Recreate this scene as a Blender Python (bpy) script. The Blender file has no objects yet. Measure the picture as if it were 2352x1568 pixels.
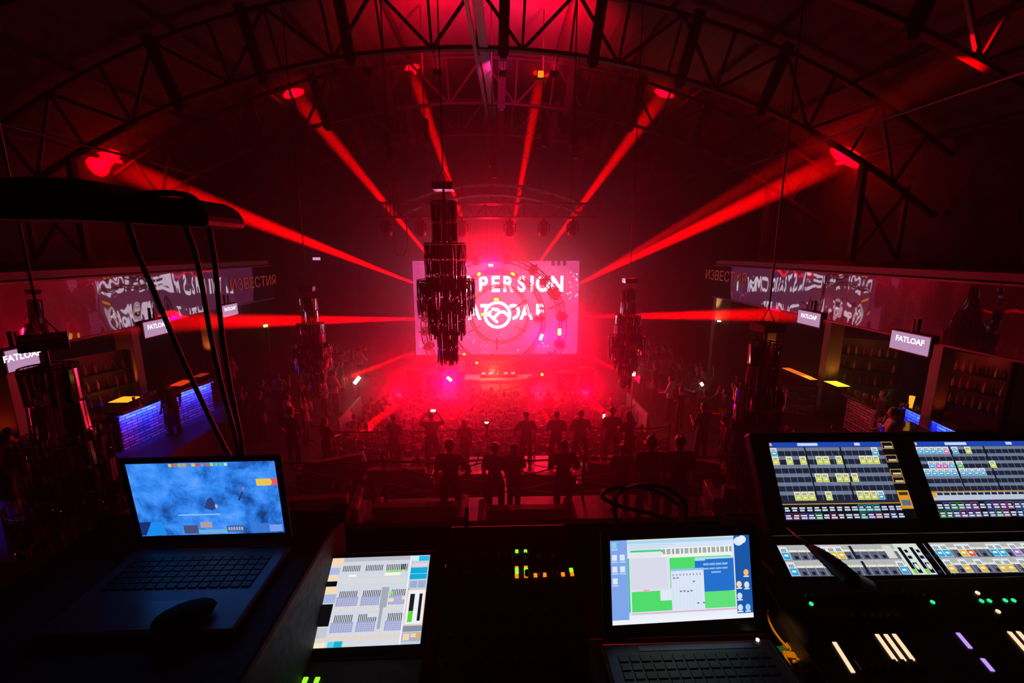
import bpy, bmesh, math, random
from mathutils import Vector, Matrix
random.seed(7)
C = bpy.context.scene.collection
SC = bpy.context.scene
V = Vector
PI = math.pi

# ------------------------------------------------------------------ camera
EYE = V((0, 0, 8.0))
F_PX = 2352 * 16 / 36
PITCH = math.radians(11.3); YAW = math.radians(1.97)
cam_d = bpy.data.cameras.new('camera'); cam_d.lens = 16; cam_d.sensor_width = 36
cam_d.clip_start = 0.05; cam_d.clip_end = 200
cam = bpy.data.objects.new('camera', cam_d); C.objects.link(cam)
cam.location = EYE
cam.rotation_euler = (PI/2 - PITCH, 0, -YAW)
SC.camera = cam
CF = V((math.sin(YAW)*math.cos(PITCH), math.cos(YAW)*math.cos(PITCH), -math.sin(PITCH)))
CR = V((math.cos(YAW), -math.sin(YAW), 0))
CU = CR.cross(CF)
def ray(px, py):
    return CF + CR*((px-1176)/F_PX) + CU*((784-py)/F_PX)
def at_d(px, py, d): return EYE + ray(px, py)*d
def at_y(px, py, y): r = ray(px, py); return EYE + r*(y/r.y)
def at_x(px, py, x): r = ray(px, py); return EYE + r*(x/r.x)
def at_z(px, py, z): r = ray(px, py); return EYE + r*((z-EYE.z)/r.z)
XC = -0.6; R_CH = 29.5; ZC = 8 + 6.8 - R_CH; R_SK = 31.8
def at_vault(px, py, rad):
    r = ray(px, py); a = r.x**2 + r.z**2; ox = EYE.x-XC; oz = EYE.z-ZC
    b = 2*(ox*r.x + oz*r.z); c = ox*ox + oz*oz - rad*rad
    return EYE + r*((-b + math.sqrt(b*b-4*a*c))/(2*a))

# ------------------------------------------------------------------ world, haze, exposure
W = bpy.data.worlds.new('world'); SC.world = W; W.use_nodes = True
nt = W.node_tree; nt.nodes.clear()
wo = nt.nodes.new('ShaderNodeOutputWorld')
bg = nt.nodes.new('ShaderNodeBackground'); bg.inputs[0].default_value = (0,0,0,1); bg.inputs[1].default_value = 0
vs = nt.nodes.new('ShaderNodeVolumeScatter')
vs.inputs['Color'].default_value = (1,1,1,1); vs.inputs['Density'].default_value = 0.02
vs.inputs['Anisotropy'].default_value = 0.82
# the haze machines stand on the stage: dense haze there, thin air near the balcony
vg = nt.nodes.new('ShaderNodeNewGeometry'); vx = nt.nodes.new('ShaderNodeSeparateXYZ'); vm = nt.nodes.new('ShaderNodeMapRange')
vm.interpolation_type = 'SMOOTHSTEP'
vm.inputs['From Min'].default_value = 8; vm.inputs['From Max'].default_value = 17
vm.inputs['To Min'].default_value = .003; vm.inputs['To Max'].default_value = .028
nt.links.new(vg.outputs['Position'], vx.inputs[0]); nt.links.new(vx.outputs['Y'], vm.inputs['Value']); nt.links.new(vm.outputs[0], vs.inputs['Density'])
SC.cycles.volume_step_rate = 1; SC.cycles.volume_max_steps = 9; W.cycles.volume_step_size = 5; W.cycles.volume_sampling = 'EQUIANGULAR'
nt.links.new(bg.outputs[0], wo.inputs['Surface']); nt.links.new(vs.outputs[0], wo.inputs['Volume'])
SC.view_settings.view_transform = 'Standard'; SC.view_settings.look = 'None'
SC.view_settings.exposure = 0; SC.view_settings.gamma = 1
SC.cycles.max_bounces = 3; SC.cycles.diffuse_bounces = 1; SC.cycles.glossy_bounces = 2; SC.cycles.adaptive_threshold = .04
SC.cycles.volume_bounces = 0; SC.cycles.transmission_bounces = 3; SC.cycles.transparent_max_bounces = 6
SC.cycles.use_denoising = True
SC.cycles.caustics_reflective = False; SC.cycles.caustics_refractive = False
SC.cycles.sample_clamp_indirect = 3; SC.cycles.sample_clamp_direct = 0

# ------------------------------------------------------------------ stage lights
YR = 21.0                                     # the plane of the big ring
RC = at_y(1135, 752, YR)                      # its centre
RED = (1, .0, .045); WARMRED = (1, .02, .01)
def spot(pos, target, power, size, color=RED, blend=.25, rad=.05):
    l = bpy.data.lights.new('spot_light', 'SPOT'); l.energy = power; l.color = color
    l.spot_size = math.radians(size); l.spot_blend = blend; l.shadow_soft_size = rad
    o = bpy.data.objects.new('spot_light', l); C.objects.link(o); o.location = pos
    o.rotation_euler = (target-V(pos)).to_track_quat('-Z', 'Y').to_euler()
    return o
def point(pos, power, color, rad=.1):
    l = bpy.data.lights.new('point_light', 'POINT'); l.energy = power; l.color = color; l.shadow_soft_size = rad
    o = bpy.data.objects.new('point_light', l); C.objects.link(o); o.location = pos
    return o
BEAMS = [  # origin on the ring (px), target (px, surface), power, cone
 ((955,652), at_vault(235,370,R_SK), 9000, 1.7),
 ((1330,652), at_vault(1945,360,R_SK), 9000, 1.9),
 ((1010,618), at_vault(675,215,R_SK), 6000, 1.5),
 ((1094,600), at_vault(945,155,R_SK), 6000, 1.3),
 ((1165,596), at_vault(1242,170,R_SK), 6000, 1.3),
 ((1228,616), at_vault(1525,215,R_SK), 7000, 1.5),
 ((955,732), at_x(420,739,-9.0), 3500, 1.3),
 ((1322,727), at_x(1760,722,9.0), 3500, 1.3),
 ((958,806), at_z(700,905,2.0), 3500, 1.3),
 ((1318,804), at_z(1560,912,2.0), 3500, 1.3),
 ((1000,860), at_z(820,1000,1.5), 3000, 1.2),
 ((1275,853), at_z(1430,985,1.5), 3000, 1.2),
 ((1046,898), at_z(1020,960,1.5), 1500, 1.2),
 ((1230,896), at_z(1256,960,1.5), 1500, 1.2),
]
for (o, t, p, c) in BEAMS:
    spot(at_y(o[0], o[1], YR-.25), t, p*1250, c*3.1, (1,.0,.0012), blend=.95)
spot(at_y(1330, 652, YR-.25), at_vault(2195, 150, R_CH), 6e5, 4.2, (1,.0,.0012), blend=1)
# broad red wash from strobe units hung on the ring
for (px, py, pw) in ((1127,608,250),(1285,762,250),(1032,870,400),(1242,774,250),(1132,905,250)):
    spot(at_y(px, py, YR-.3), V((0,2,5)), pw*10, 140, (1,0,.024), 1, .12)
# red and violet up-wash, added by the roof truss to brighten the roof sheets
ADDED_UPWASH = ((2.2, 1260, 15, (1,.0,.03), 4600), (-2.1, 1010, 15, (1,.0,.03), 3300), (-4.6, 850, 30, (1,.0,.02), 260), (.3, 1150, 40, (.8,.02,.2), 2000))
for (x, tx, ty, col, pw) in ADDED_UPWASH:
    spot(V((x, 18.2, 14.5)), at_vault(tx, ty, R_SK)+V((0,.8,0)), pw, 125, col, 1, .1)

# low red floods added at the stage edge to backlight haze and crowd
ADDED_FLOODS = [-4.6, -2.4, -.3, 1.9, 4.2]
for x in ADDED_FLOODS:
    spot(V((x, 20.35, 1.55)), V((x*.8, 8, 2.2)), 620, 120, (1,0,.02), 1, .1)

# ------------------------------------------------------------------ helpers
MATS = {}
def mat(name, col, rough=.6, metal=0, emit=None, es=1, bump=0, bscale=20, spec=.5):
    if name in MATS: return MATS[name]
    m = bpy.data.materials.new(name); m.use_nodes = True; n = m.node_tree; b = n.nodes['Principled BSDF']
    b.inputs['Base Color'].default_value = (*col, 1); b.inputs['Roughness'].default_value = rough
    b.inputs['Metallic'].default_value = metal; b.inputs['Specular IOR Level'].default_value = spec
    if emit: b.inputs['Emission Color'].default_value = (*emit, 1); b.inputs['Emission Strength'].default_value = es
    tc = n.nodes.new('ShaderNodeTexCoord'); no = n.nodes.new('ShaderNodeTexNoise'); no.inputs['Scale'].default_value = bscale
    n.links.new(tc.outputs['Object'], no.inputs['Vector'])
    mr = n.nodes.new('ShaderNodeMapRange'); mr.inputs['To Min'].default_value = rough*.8; mr.inputs['To Max'].default_value = min(1, rough*1.2)
    n.links.new(no.outputs['Fac'], mr.inputs['Value']); n.links.new(mr.outputs[0], b.inputs['Roughness'])
    if bump:
        bp = n.nodes.new('ShaderNodeBump'); bp.inputs['Strength'].default_value = bump; bp.inputs['Distance'].default_value = min(.05, .12/bscale)
        n.links.new(no.outputs['Fac'], bp.inputs['Height']); n.links.new(bp.outputs[0], b.inputs['Normal'])
    if emit: m.cycles.emission_sampling = 'NONE' if es*max(emit) < 3 else 'AUTO'
    MATS[name] = m; return m
class MB:
    def __init__(s): s.v = []; s.f = []; s.m = []; s.c = []
    def add(s, vs, fs, mi=0, col=None):
        b = len(s.v); s.v += [tuple(x) for x in vs]
        for f in fs: s.f.append(tuple(b+i for i in f)); s.m.append(mi); s.c.append(col)
    def box(s, c, d, rot=None, mi=0):
        c = V(c); h = V(d)*.5; vs = []
        for x in (-1,1):
            for y in (-1,1):
                for z in (-1,1):
                    p = V((x*h.x, y*h.y, z*h.z))
                    if rot is not None: p = rot @ p
                    vs.append(c+p)
        s.add(vs, [(0,1,3,2),(4,6,7,5),(0,4,5,1),(2,3,7,6),(0,2,6,4),(1,5,7,3)], mi)
    def bar(s, p, q, w, h=None, mi=0, up=V((0,0,1))):
        p = V(p); q = V(q); d = (q-p); L = d.length
        if L < 1e-6: return
        d.normalize(); u = up if abs(d.dot(up)) < .95 else V((0,1,0))
        x = d.cross(u).normalized(); z = x.cross(d).normalized()
        s.box((p+q)/2, (w, L, h or w), Matrix((x, d, z)).transposed(), mi)
    def tube(s, pts, r, n=6, mi=0, closed=False, cap=True):
        pts = [V(p) for p in pts]; N = len(pts); rr = r if isinstance(r, (list, tuple)) else [r]*N
        rings = []; prev = None
        for i, p in enumerate(pts):
            if closed: t = pts[(i+1) % N]-pts[i-1]
            else: t = pts[min(i+1, N-1)]-pts[max(i-1, 0)]
            t.normalize()
            if prev is None:
                a = V((0,0,1)) if abs(t.z) < .9 else V((1,0,0)); x = t.cross(a).normalized()
            else: x = (prev - t*prev.dot(t)).normalized()
            prev = x; y = t.cross(x)
            rings.append([p + (x*math.cos(2*PI*k/n) + y*math.sin(2*PI*k/n))*rr[i] for k in range(n)])
        vs = [v for R in rings for v in R]; fs = []
        for i in range(N if closed else N-1):
            j = (i+1) % N
            for k in range(n): fs.append((i*n+k, i*n+(k+1) % n, j*n+(k+1) % n, j*n+k))
        if cap and not closed: fs.append(tuple(range(n-1, -1, -1))); fs.append(tuple((N-1)*n+k for k in range(n)))
        s.add(vs, fs, mi)
    def cyl(s, p, q, r, r2=None, n=16, mi=0): s.tube([p, q], [r, r if r2 is None else r2], n, mi)
    def lathe(s, prof, c=(0,0,0), n=20, mi=0, rot=None):
        c = V(c); vs = []
        for (r, z) in prof:
            for k in range(n):
                p = V((r*math.cos(2*PI*k/n), r*math.sin(2*PI*k/n), z))
                vs.append(c + (rot @ p if rot is not None else p))
        fs = []
        for i in range(len(prof)-1):
            for k in range(n): fs.append((i*n+k, i*n+(k+1) % n, (i+1)*n+(k+1) % n, (i+1)*n+k))
        s.add(vs, fs, mi)
    def ell(s, c, r, n=12, mi=0, rot=None):
        prof = [(max(math.sin(PI*i/8), .001), -math.cos(PI*i/8)) for i in range(9)]
        c = V(c); vs = []
        for (a, z) in prof:
            for k in range(n):
                p = V((a*math.cos(2*PI*k/n)*r[0], a*math.sin(2*PI*k/n)*r[1], z*r[2]))
                vs.append(c + (rot @ p if rot is not None else p))
        fs = []
        for i in range(8):
            for k in range(n): fs.append((i*n+k, i*n+(k+1) % n, (i+1)*n+(k+1) % n, (i+1)*n+k))
        s.add(vs, fs, mi)
    def mesh(s, name, mats, smooth=False, bevel=0):
        me = bpy.data.meshes.new(name); me.from_pydata(s.v, [], s.f); 
        for m in (mats if isinstance(mats, (list, tuple)) else [mats]): me.materials.append(m)
        for i, p in enumerate(me.polygons): p.material_index = s.m[i]; p.use_smooth = smooth
        if any(c is not None for c in s.c):
            a = me.color_attributes.new('px', 'FLOAT_COLOR', 'CORNER')
            for i, p in enumerate(me.polygons):
                for li in p.loop_indices: a.data[li].color = (*(s.c[i] or (0,0,0)), 1)
        me.update(); return me
    def obj(s, name, mats, parent=None, smooth=False, bevel=0, label=None):
        o = bpy.data.objects.new(name, s.mesh(name, mats, smooth)); C.objects.link(o)
        if bevel:
            b = o.modifiers.new('bevel', 'BEVEL'); b.width = bevel; b.segments = 2; b.limit_method = 'ANGLE'
        if parent: o.parent = parent
        if label: o['label'] = label
        return o
def thing(name, label, cat, loc=(0,0,0), rz=0, group=None):
    o = bpy.data.objects.new(name, None); C.objects.link(o); o.empty_display_size = .1
    o.location = loc; o.rotation_euler = (0,0,rz); o['label'] = label; o['category'] = cat
    if group: o['group'] = group
    return o
def tag(o, label, cat, group=None, kind=None):
    o['label'] = label; o['category'] = cat
    if group: o['group'] = group
    if kind: o['kind'] = kind
    return o
def struct(o, label=None):
    o['kind'] = 'structure'
    if label: o['label'] = label
    return o
def dup(root, loc, rz=None, label=None, group=None, scale=None):
    def cp(o, par):
        c = o.copy(); C.objects.link(c); c.parent = par
        for ch in kids.get(o.name, []): cp(ch, c)
        return c
    kids = {}
    for o in root.children_recursive: kids.setdefault(o.parent.name, []).append(o)
    r = cp(root, None); r.location = loc
    if rz is not None: r.rotation_euler = (0,0,rz)
    if label: r['label'] = label
    if group: r['group'] = group
    if scale: r.scale = (scale,)*3
    return r
def text_mb(mb, s, size, M, mi=0, align='CENTER', extrude=0, bold=0, col=None):
    cu = bpy.data.curves.new('t', 'FONT'); cu.body = s; cu.size = size; cu.align_x = align; cu.align_y = 'CENTER'
    cu.extrude = extrude; cu.offset = bold; cu.resolution_u = 3
    o = bpy.data.objects.new('t', cu); C.objects.link(o)
    dg = bpy.context.evaluated_depsgraph_get(); me = o.evaluated_get(dg).to_mesh()
    mb.add([M @ v.co for v in me.vertices], [tuple(p.vertices) for p in me.polygons], mi, col)
    o.evaluated_get(dg).to_mesh_clear()
    bpy.data.objects.remove(o); bpy.data.curves.remove(cu)

M_STEEL = mat('painted_steel', (.05,.045,.045), .5, .3)
M_BLACK = mat('matte_black', (.012,.012,.013), .55)
M_ROOF = mat('roof_sheet', (.10,.055,.05), .7, 0, bump=.4, bscale=1.2)
M_WALL = mat('dark_wall', (.05,.045,.045), .8, 0, bump=.3, bscale=3)
M_FLOOR = mat('dark_floor', (.05,.045,.045), .35, 0, bump=.1, bscale=6)

# ------------------------------------------------------------------ setting: shell
def vp(rad, a, y): return V((XC + rad*math.sin(a), y, ZC + rad*math.cos(a)))
A_W = math.asin(17.5/R_SK)
mb = MB(); N = 96
for r in (R_SK, R_SK+.2):
    vs = []
    for i in range(N+1):
        a = -A_W + 2*A_W*i/N
        rr = r + (.04 if i % 2 else 0)
        for y in (-3, 40): vs.append(vp(rr, a, y))
    mb.add(vs, [(2*i, 2*i+1, 2*i+3, 2*i+2) for i in range(N)])
struct(mb.obj('ceiling', M_ROOF))
ZT = vp(R_SK, A_W, 0).z
for nm, x in (('wall_left', XC-17.6), ('wall_right', XC+17.6)):
    mb = MB(); mb.box((x, 18.5, ZT/2+.1), (.2, 43, ZT+.4)); struct(mb.obj(nm, M_WALL))
for nm, y in (('wall_back', 40.1), ('wall_front', -3.1)):
    mb = MB(); mb.box((XC, y, 8.6), (35.4, .2, 17.4)); struct(mb.obj(nm, M_WALL))
mb = MB(); mb.box((XC, 18.5, -.1), (35.4, 43.4, .2)); struct(mb.obj('floor', M_FLOOR))

# tiers, stage, galleries
def slab(name, x0, x1, y0, y1, z0, z1, m=None):
    mb = MB(); mb.box(((x0+x1)/2, (y0+y1)/2, (z0+z1)/2), (x1-x0, y1-y0, z1-z0))
    return struct(mb.obj(name, m or M_FLOOR))
M_FLOOR2 = mat('tier_floor', (.05,.04,.04), .5, 0, bump=.15, bscale=8)
slab('floor_stage', -6.0, 6.0, 20.6, 27.5, 0, 1.0)
slab('floor_lower_tier', -9, 9, 9.3, 13.45, 0, 1.6, M_FLOOR2)
slab('floor_upper_tier', -9, 9, 3.0, 9.3, 0, 2.6, M_FLOOR2)
slab('floor_balcony', -9, 9, -3, 2.2, 6.2, 6.4)
slab('floor_terrace_left', -9, -6.0, 13.45, 24, 0, 1.6, M_FLOOR2)
slab('floor_terrace_right', 5.9, 9, 13.45, 24, 0, 1.6, M_FLOOR2)
slab('floor_gallery_left', XC-17.5, -9, -3, 26, 0, 2.5, M_FLOOR2)
slab('floor_gallery_right', 9, XC+17.5, -3, 26, 0, 2.5, M_FLOOR2)
slab('ceiling_gallery_left', XC-17.5, -9.2, -3, 19, 7.45, 7.6, M_BLACK)
slab('ceiling_gallery_right', 9.2, XC+17.5, -3, 19, 7.45, 7.6, M_BLACK)
slab('ceiling_soffit_left', XC-17.5, -9.3, 3.9, 19, 6.1, 6.2, M_BLACK)
slab('ceiling_soffit_right', 9.3, XC+17.5, 3.9, 19, 6.1, 6.2, M_BLACK)
slab('wall_stage_back', -9, 9, 30, 30.2, 0, 11, mat('stage_drape', (.03,.02,.025), .9, 0, bump=.5, bscale=4))

# ------------------------------------------------------------------ roof trusses
def seg_chord(mb, r, y, a0, a1, n, w, h):
    for k in range(n):
        p = vp(r, a0+(a1-a0)*k/n, y); q = vp(r, a0+(a1-a0)*(k+1)/n, y)
        mb.bar(p, q, w, h, up=V((0,1,0)))
R_TOP = R_CH + 1.95
def roof_truss(y, label):
    t = thing('roof_truss', label, 'truss', (XC, y, 0), 0, 'curved steel trusses across the roof')
    off = V((-XC, -y, 0))
    def L(mb):
        mb.v = [tuple(V(p)+off) for p in mb.v]; return mb
    amax = math.asin(17.2/R_CH)
    mb = MB(); seg_chord(mb, R_CH, y, -amax, amax, 48, .12, .22); L(mb).obj('bottom_chord', M_STEEL, t)
    mb = MB(); seg_chord(mb, R_TOP, y, -amax, amax, 48, .12, .18); L(mb).obj('top_chord', M_STEEL, t)
    bn = [s*v for v in (1.55,4.9,8.4,11.9,15.4) for s in (-1,1)]; bn.sort()
    tn = [0] + [s*v for v in (3.2,6.65,10.15,13.6) for s in (-1,1)]; tn.sort()
    for x in bn:
        a = math.asin(x/R_CH)
        mb = MB(); mb.bar(vp(R_CH,a,y), vp(R_TOP,a,y), .09, up=V((0,1,0))); L(mb).obj('vertical_strut', M_STEEL, t)
    for x in tn:
        at_ = math.asin(x/R_CH)
        for b in bn:
            if abs(abs(b-x) - 1.7) < .3:
                mb = MB(); mb.bar(vp(R_CH,math.asin(b/R_CH),y), vp(R_TOP,at_,y), .1, up=V((0,1,0))); L(mb).obj('diagonal_strut', M_STEEL, t)
        mb = MB(); mb.bar(vp(R_CH,at_,y), vp(R_TOP,at_,y), .07, up=V((0,1,0))); L(mb).obj('vertical_strut', M_STEEL, t)
    for x in (-10.2,-7.3,-4.3,.9,4.0,7.1,10.1):
        a = math.asin(x/R_CH); mb = MB()
        mb.bar(vp(R_CH-.25,a,y-.12), vp(R_TOP+.2,a,y-.12), .36, .16, up=V((0,1,0)))
        mb.box(vp(R_CH-.3,a,y-.12), (.22,.22,.16)); L(mb).obj('hanger_plate', M_STEEL, t)
    return t
for i, y in enumerate((5.3, 11.3, 17.3, 23.3, 29.3, 35.3)):
    roof_truss(y, ['curved steel roof truss directly over the camera balcony', 'curved steel roof truss nearest the camera, top corners of the picture',
      'curved steel roof truss crossing above the big centre chandelier', 'second full curved roof truss seen, above the lighting truss',
      'third curved roof truss, faint in the haze', 'farthest curved roof truss behind the screen'][i])
# purlins along the hall
for k in range(-5, 6):
    a = math.asin(k*3.15/R_CH)
    mb = MB(); mb.bar(vp(R_TOP+.2,a,-2.9), vp(R_TOP+.2,a,39.9), .1, .16)
    tag(mb.obj('roof_purlin', M_STEEL), 'long steel purlin running along the roof towards the stage', 'beam', 'purlins along the roof')
M_RAIL = mat('pale_painted_rail', (.45,.38,.38), .5, .2)
p0 = at_z(1070,0,14.75); p1 = at_z(1117,252,14.75)
mb = MB(); d = (p1-p0); mb.bar(p0-d*.25, p1+d*.12, .12, .1); mb.bar(p0-d*.25+V((.3,0,.05)), p1+d*.12+V((.3,0,.05)), .3, .05)
tag(mb.obj('cable_tray', M_RAIL), 'pale cable tray running along the ridge of the roof', 'cable tray')
for (px, py, nm) in ((450,399,'left'), (2050,268,'right')):
    q = at_vault(px, py, R_CH-.15)
    mb = MB(); mb.tube([(q.x, 3, q.z), (q.x, 39.9, q.z)], .05, 8)
    tag(mb.obj('tie_pipe', M_STEEL), 'thin steel pipe along the %s side of the roof trusses' % nm, 'pipe')
# side bracing between gallery roof and vault
for sx, nm in ((-1,'left'), (1,'right')):
    for y in (5.3, 11.3, 17.3, 23.3):
        x = XC+sx*14.2; zt = ZC+math.sqrt(R_CH**2-14.2**2); z0 = 7.6 if y < 19 else 2.5
        t = thing('lattice_column', 'dark steel column with crossed braces on the %s side, %s' % (nm, {5.3:'nearest the camera',11.3:'second from the camera',17.3:'third from the camera',23.3:'beyond the gallery end'}[y]), 'column', (x,y,z0))
        mb = MB(); mb.box((0,0,(zt-z0)/2), (.22,.22,zt-z0)); mb.obj('post', M_STEEL, t)
        mb = MB(); mb.box((sx*1.8,0,(zt-z0)/2-.4), (.14,.14,zt-z0-.8)); mb.obj('post', M_STEEL, t)
        for (a_, b_) in (((0,.1),(1.8,zt-z0-1)), ((1.8,.1),(0,zt-z0-1))):
            mb = MB(); mb.bar((sx*a_[0],0,a_[1]), (sx*b_[0],0,b_[1]), .1); mb.obj('cross_brace', M_STEEL, t)
# ------------------------------------------------------------------ LED screens
def lin(h):
    c = [int(h[i:i+2],16)/255 for i in (0,2,4)]
    return tuple(x/12.92 if x <= .04045 else ((x+.055)/1.055)**2.4 for x in c)
def led_material(name, strength, noise=0, sample='AUTO', lo=.7, hi=1.15):
    m = bpy.data.materials.new(name); m.use_nodes = True; n = m.node_tree; n.nodes.clear()
    out = n.nodes.new('ShaderNodeOutputMaterial'); e = n.nodes.new('ShaderNodeEmission'); at = n.nodes.new('ShaderNodeAttribute')
    at.attribute_name = 'px'; e.inputs[1].default_value = strength
    if noise:
        tc = n.nodes.new('ShaderNodeTexCoord'); no = n.nodes.new('ShaderNodeTexNoise'); no.inputs['Scale'].default_value = noise; no.inputs['Detail'].default_value = 5
        n.links.new(tc.outputs['Object'], no.inputs[0]); mr = n.nodes.new('ShaderNodeMapRange')
        mr.inputs['From Min'].default_value = .35; mr.inputs['From Max'].default_value = .65; mr.inputs['To Min'].default_value = lo; mr.inputs['To Max'].default_value = hi
        n.links.new(no.outputs['Fac'], mr.inputs[0]); mx = n.nodes.new('ShaderNodeVectorMath'); mx.operation = 'SCALE'
        n.links.new(at.outputs['Color'], mx.inputs[0]); n.links.new(mr.outputs[0], mx.inputs['Scale']); n.links.new(mx.outputs[0], e.inputs[0])
    else: n.links.new(at.outputs['Color'], e.inputs[0])
    n.links.new(e.outputs[0], out.inputs[0]); m.cycles.emission_sampling = sample; return m
M_LED = led_material('led_wall', 1.0, noise=1.2, lo=.8, hi=1.2)
M_PX = led_material('screen_pixels', 1.0, sample='NONE')
M_PXL = led_material('screen_backlight', 1.0, sample='AUTO')
class Canvas:
    """flat screen picture: u right, v down, both 0..1 on the parallelogram P00 P10 P01"""
    def __init__(s, P00, P10, P01, layer=.00012):
        s.o = V(P00); s.U = V(P10)-s.o; s.W = V(P01)-s.o; s.n = s.U.cross(s.W).normalized(); s.lay = layer
        if s.n.dot(EYE-s.o) < 0: s.n = -s.n
        s.mb = MB()
    def P(s, u, v, l=0): return s.o + s.U*u + s.W*v + s.n*(s.lay*l)
    def rect(s, u0, v0, u1, v1, col, l=1, mi=1):
        if isinstance(col, str): col = lin(col)
        s.mb.add([s.P(u0,v0,l), s.P(u1,v0,l), s.P(u1,v1,l), s.P(u0,v1,l)], [(0,3,2,1)], mi, col)
    def poly(s, pts, col, l=1, mi=1):
        if isinstance(col, str): col = lin(col)
        s.mb.add([s.P(u,v,l) for u,v in pts], [tuple(range(len(pts)-1,-1,-1))], mi, col)
    def disc(s, u, v, ru, rv, col, l=1, n=12): s.poly([(u+ru*math.cos(2*PI*k/n), v+rv*math.sin(2*PI*k/n)) for k in range(n)], col, l)
    def text(s, txt, u, v, h, col, l=1, bold=0, stretch=1, align='CENTER'):
        """h = letter size as share of the screen's height"""
        if isinstance(col, str): col = lin(col)
        ux = s.U.normalized()*stretch; wy = -s.W.normalized(); k = h*s.W.length
        o = s.P(u, v, l)
        M = Matrix(((ux.x*k,wy.x*k,s.n.x,o.x),(ux.y*k,wy.y*k,s.n.y,o.y),(ux.z*k,wy.z*k,s.n.z,o.z),(0,0,0,1)))
        text_mb(s.mb, txt, 1, M, 1, align, 0, bold, col)
    def obj(s, name, parent=None, base=None, px=None, inv=None):
        if inv is not None: s.mb.v = [tuple(inv @ V(p)) for p in s.mb.v]
        return s.mb.obj(name, [base or M_PXL, px or M_PX], parent)
YS = 26.0
a = at_y(947,599,YS); b = at_y(1325,812,YS)
t = thing('led_wall_screen', 'huge pink LED screen with white lettering behind the DJ', 'screen', ((a.x+b.x)/2, YS+.1, 1.0))
inv = Matrix.Translation(-t.location)
cv = Canvas((a.x,YS,a.z), (b.x,YS,a.z), (a.x,YS,b.z), .01)
cv.rect(0,0,1,1,(.56,.06,.26),0,0)
SWp, SHp = 378., 213.
for cx_, ch in zip((1020,1044,1070,1105,1133,1162,1193,1217,1242,1275), 'DISPERSION'):
    cv.text(ch, (cx_-947)/SWp, (652-599)/SHp, 48/SHp, (5.2,4.6,5.2), 1, .03, .82)
for cx_, ch in zip((1054,1085,1111,1139,1174,1204,1235), 'FATLOAF'):
    cv.text(ch, (cx_-947)/SWp, (715-599)/SHp, 48/SHp, (5.2,4.6,5.2), 1, .03, .82)
cv.disc((1142.5-947)/SWp, (722-599)/SHp, 31/SWp, 31/SHp, (.62,.10,.32), 2, 40)
rs = random.Random(3)
for k in range(60):
    side = rs.random() < .5
    u = rs.uniform(.93,.995) if side else rs.uniform(.02,.9); v = rs.uniform(.02,.4) if side else rs.uniform(.78,.97)
    r = rs.uniform(.0015,.005); cv.disc(u, v, r, r*1.77, (2,1.4,1.8), 2, 6)
for k in range(260):
    u = rs.choice([rs.uniform(.86,1), rs.uniform(0,.12)]); v = rs.uniform(0,1); cv.rect(u, v, u+.004, v+.007, (.22,.03,.12), 1)
for u in (.83,.865,.90): cv.rect(u,0,u+.02,.05,(.05,.0,.01),2)
cv.obj('led_panel', t, M_LED, inv=inv)
mb = MB(); mb.box(((a.x+b.x)/2, YS+.2, (a.z+b.z)/2), (b.x-a.x+.1, .3, a.z-b.z+.1)); 
for k in range(9): mb.tube([(a.x+.4+k*(b.x-a.x-.8)/8, YS+.35, 1.0), (a.x+.4+k*(b.x-a.x-.8)/8, YS+.35, a.z)], .04, 6)
mb.v = [tuple(inv @ V(p)) for p in mb.v]; mb.obj('support_frame', M_STEEL, t)

# ------------------------------------------------------------------ rings around the DJ
M_ALU = mat('aluminium_truss', (.5,.45,.46), .35, .9)
M_DARKALU = mat('dark_truss', (.2,.17,.17), .4, .6)
def ring_truss(cx, cy, r_px, Y, depth, wid, label, mat_, lace=True, feet=True):
    c = at_y(cx, cy, Y); r = r_px/F_PX*(c-EYE).dot(CF); z0 = c.z-r
    t = thing('ring_truss', label, 'truss', (c.x, Y, z0)); C0 = V((0,0,r))
    def cir(rr, y, n=72): return [C0+V((rr*math.sin(2*PI*k/n), y, rr*math.cos(2*PI*k/n))) for k in range(n)]
    for (rr, y) in ((r,0),(r-wid,0),(r-wid/2,depth)):
        mb = MB(); mb.tube(cir(rr, y), .028, 6, closed=True); mb.obj('ring_tube', mat_, t, True)
    if lace:
        mb = MB(); n = 60
        for k in range(n):
            a0 = 2*PI*k/n; a1 = 2*PI*(k+.5)/n; a2 = 2*PI*(k+1)/n
            P = lambda rr, a_, y: C0+V((rr*math.sin(a_), y, rr*math.cos(a_)))
            mb.tube([P(r,a0,0),P(r-wid,a1,0),P(r,a2,0)], .012, 4); mb.tube([P(r,a0,0),P(r-wid/2,a1,depth),P(r-wid,a2,0)], .012, 4)
        mb.obj('lacing', mat_, t)
    if feet:
        for s in (-1,1):
            mb = MB(); mb.bar((s*r*.5, depth/2, r-math.sqrt(r*r-(r*.5)**2)-.02), (s*r*.5, depth/2, 1.0-z0), .1); mb.box((s*r*.5,depth/2,1.03-z0),(.5,.5,.05)); mb.obj('foot', mat_, t)
    return t, c, r
T_A, CA, RA = ring_truss(1135,752,167,YR,.35,.34,'largest ring truss, standing around the DJ booth', M_DARKALU)
ring_truss(1141,732,112,22.0,.25,.2,'middle ring truss inside the largest one', M_DARKALU, feet=False)
ring_truss(1148,722,69,23.0,.2,.15,'small ring truss nearest the screen', M_DARKALU, feet=False)
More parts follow.
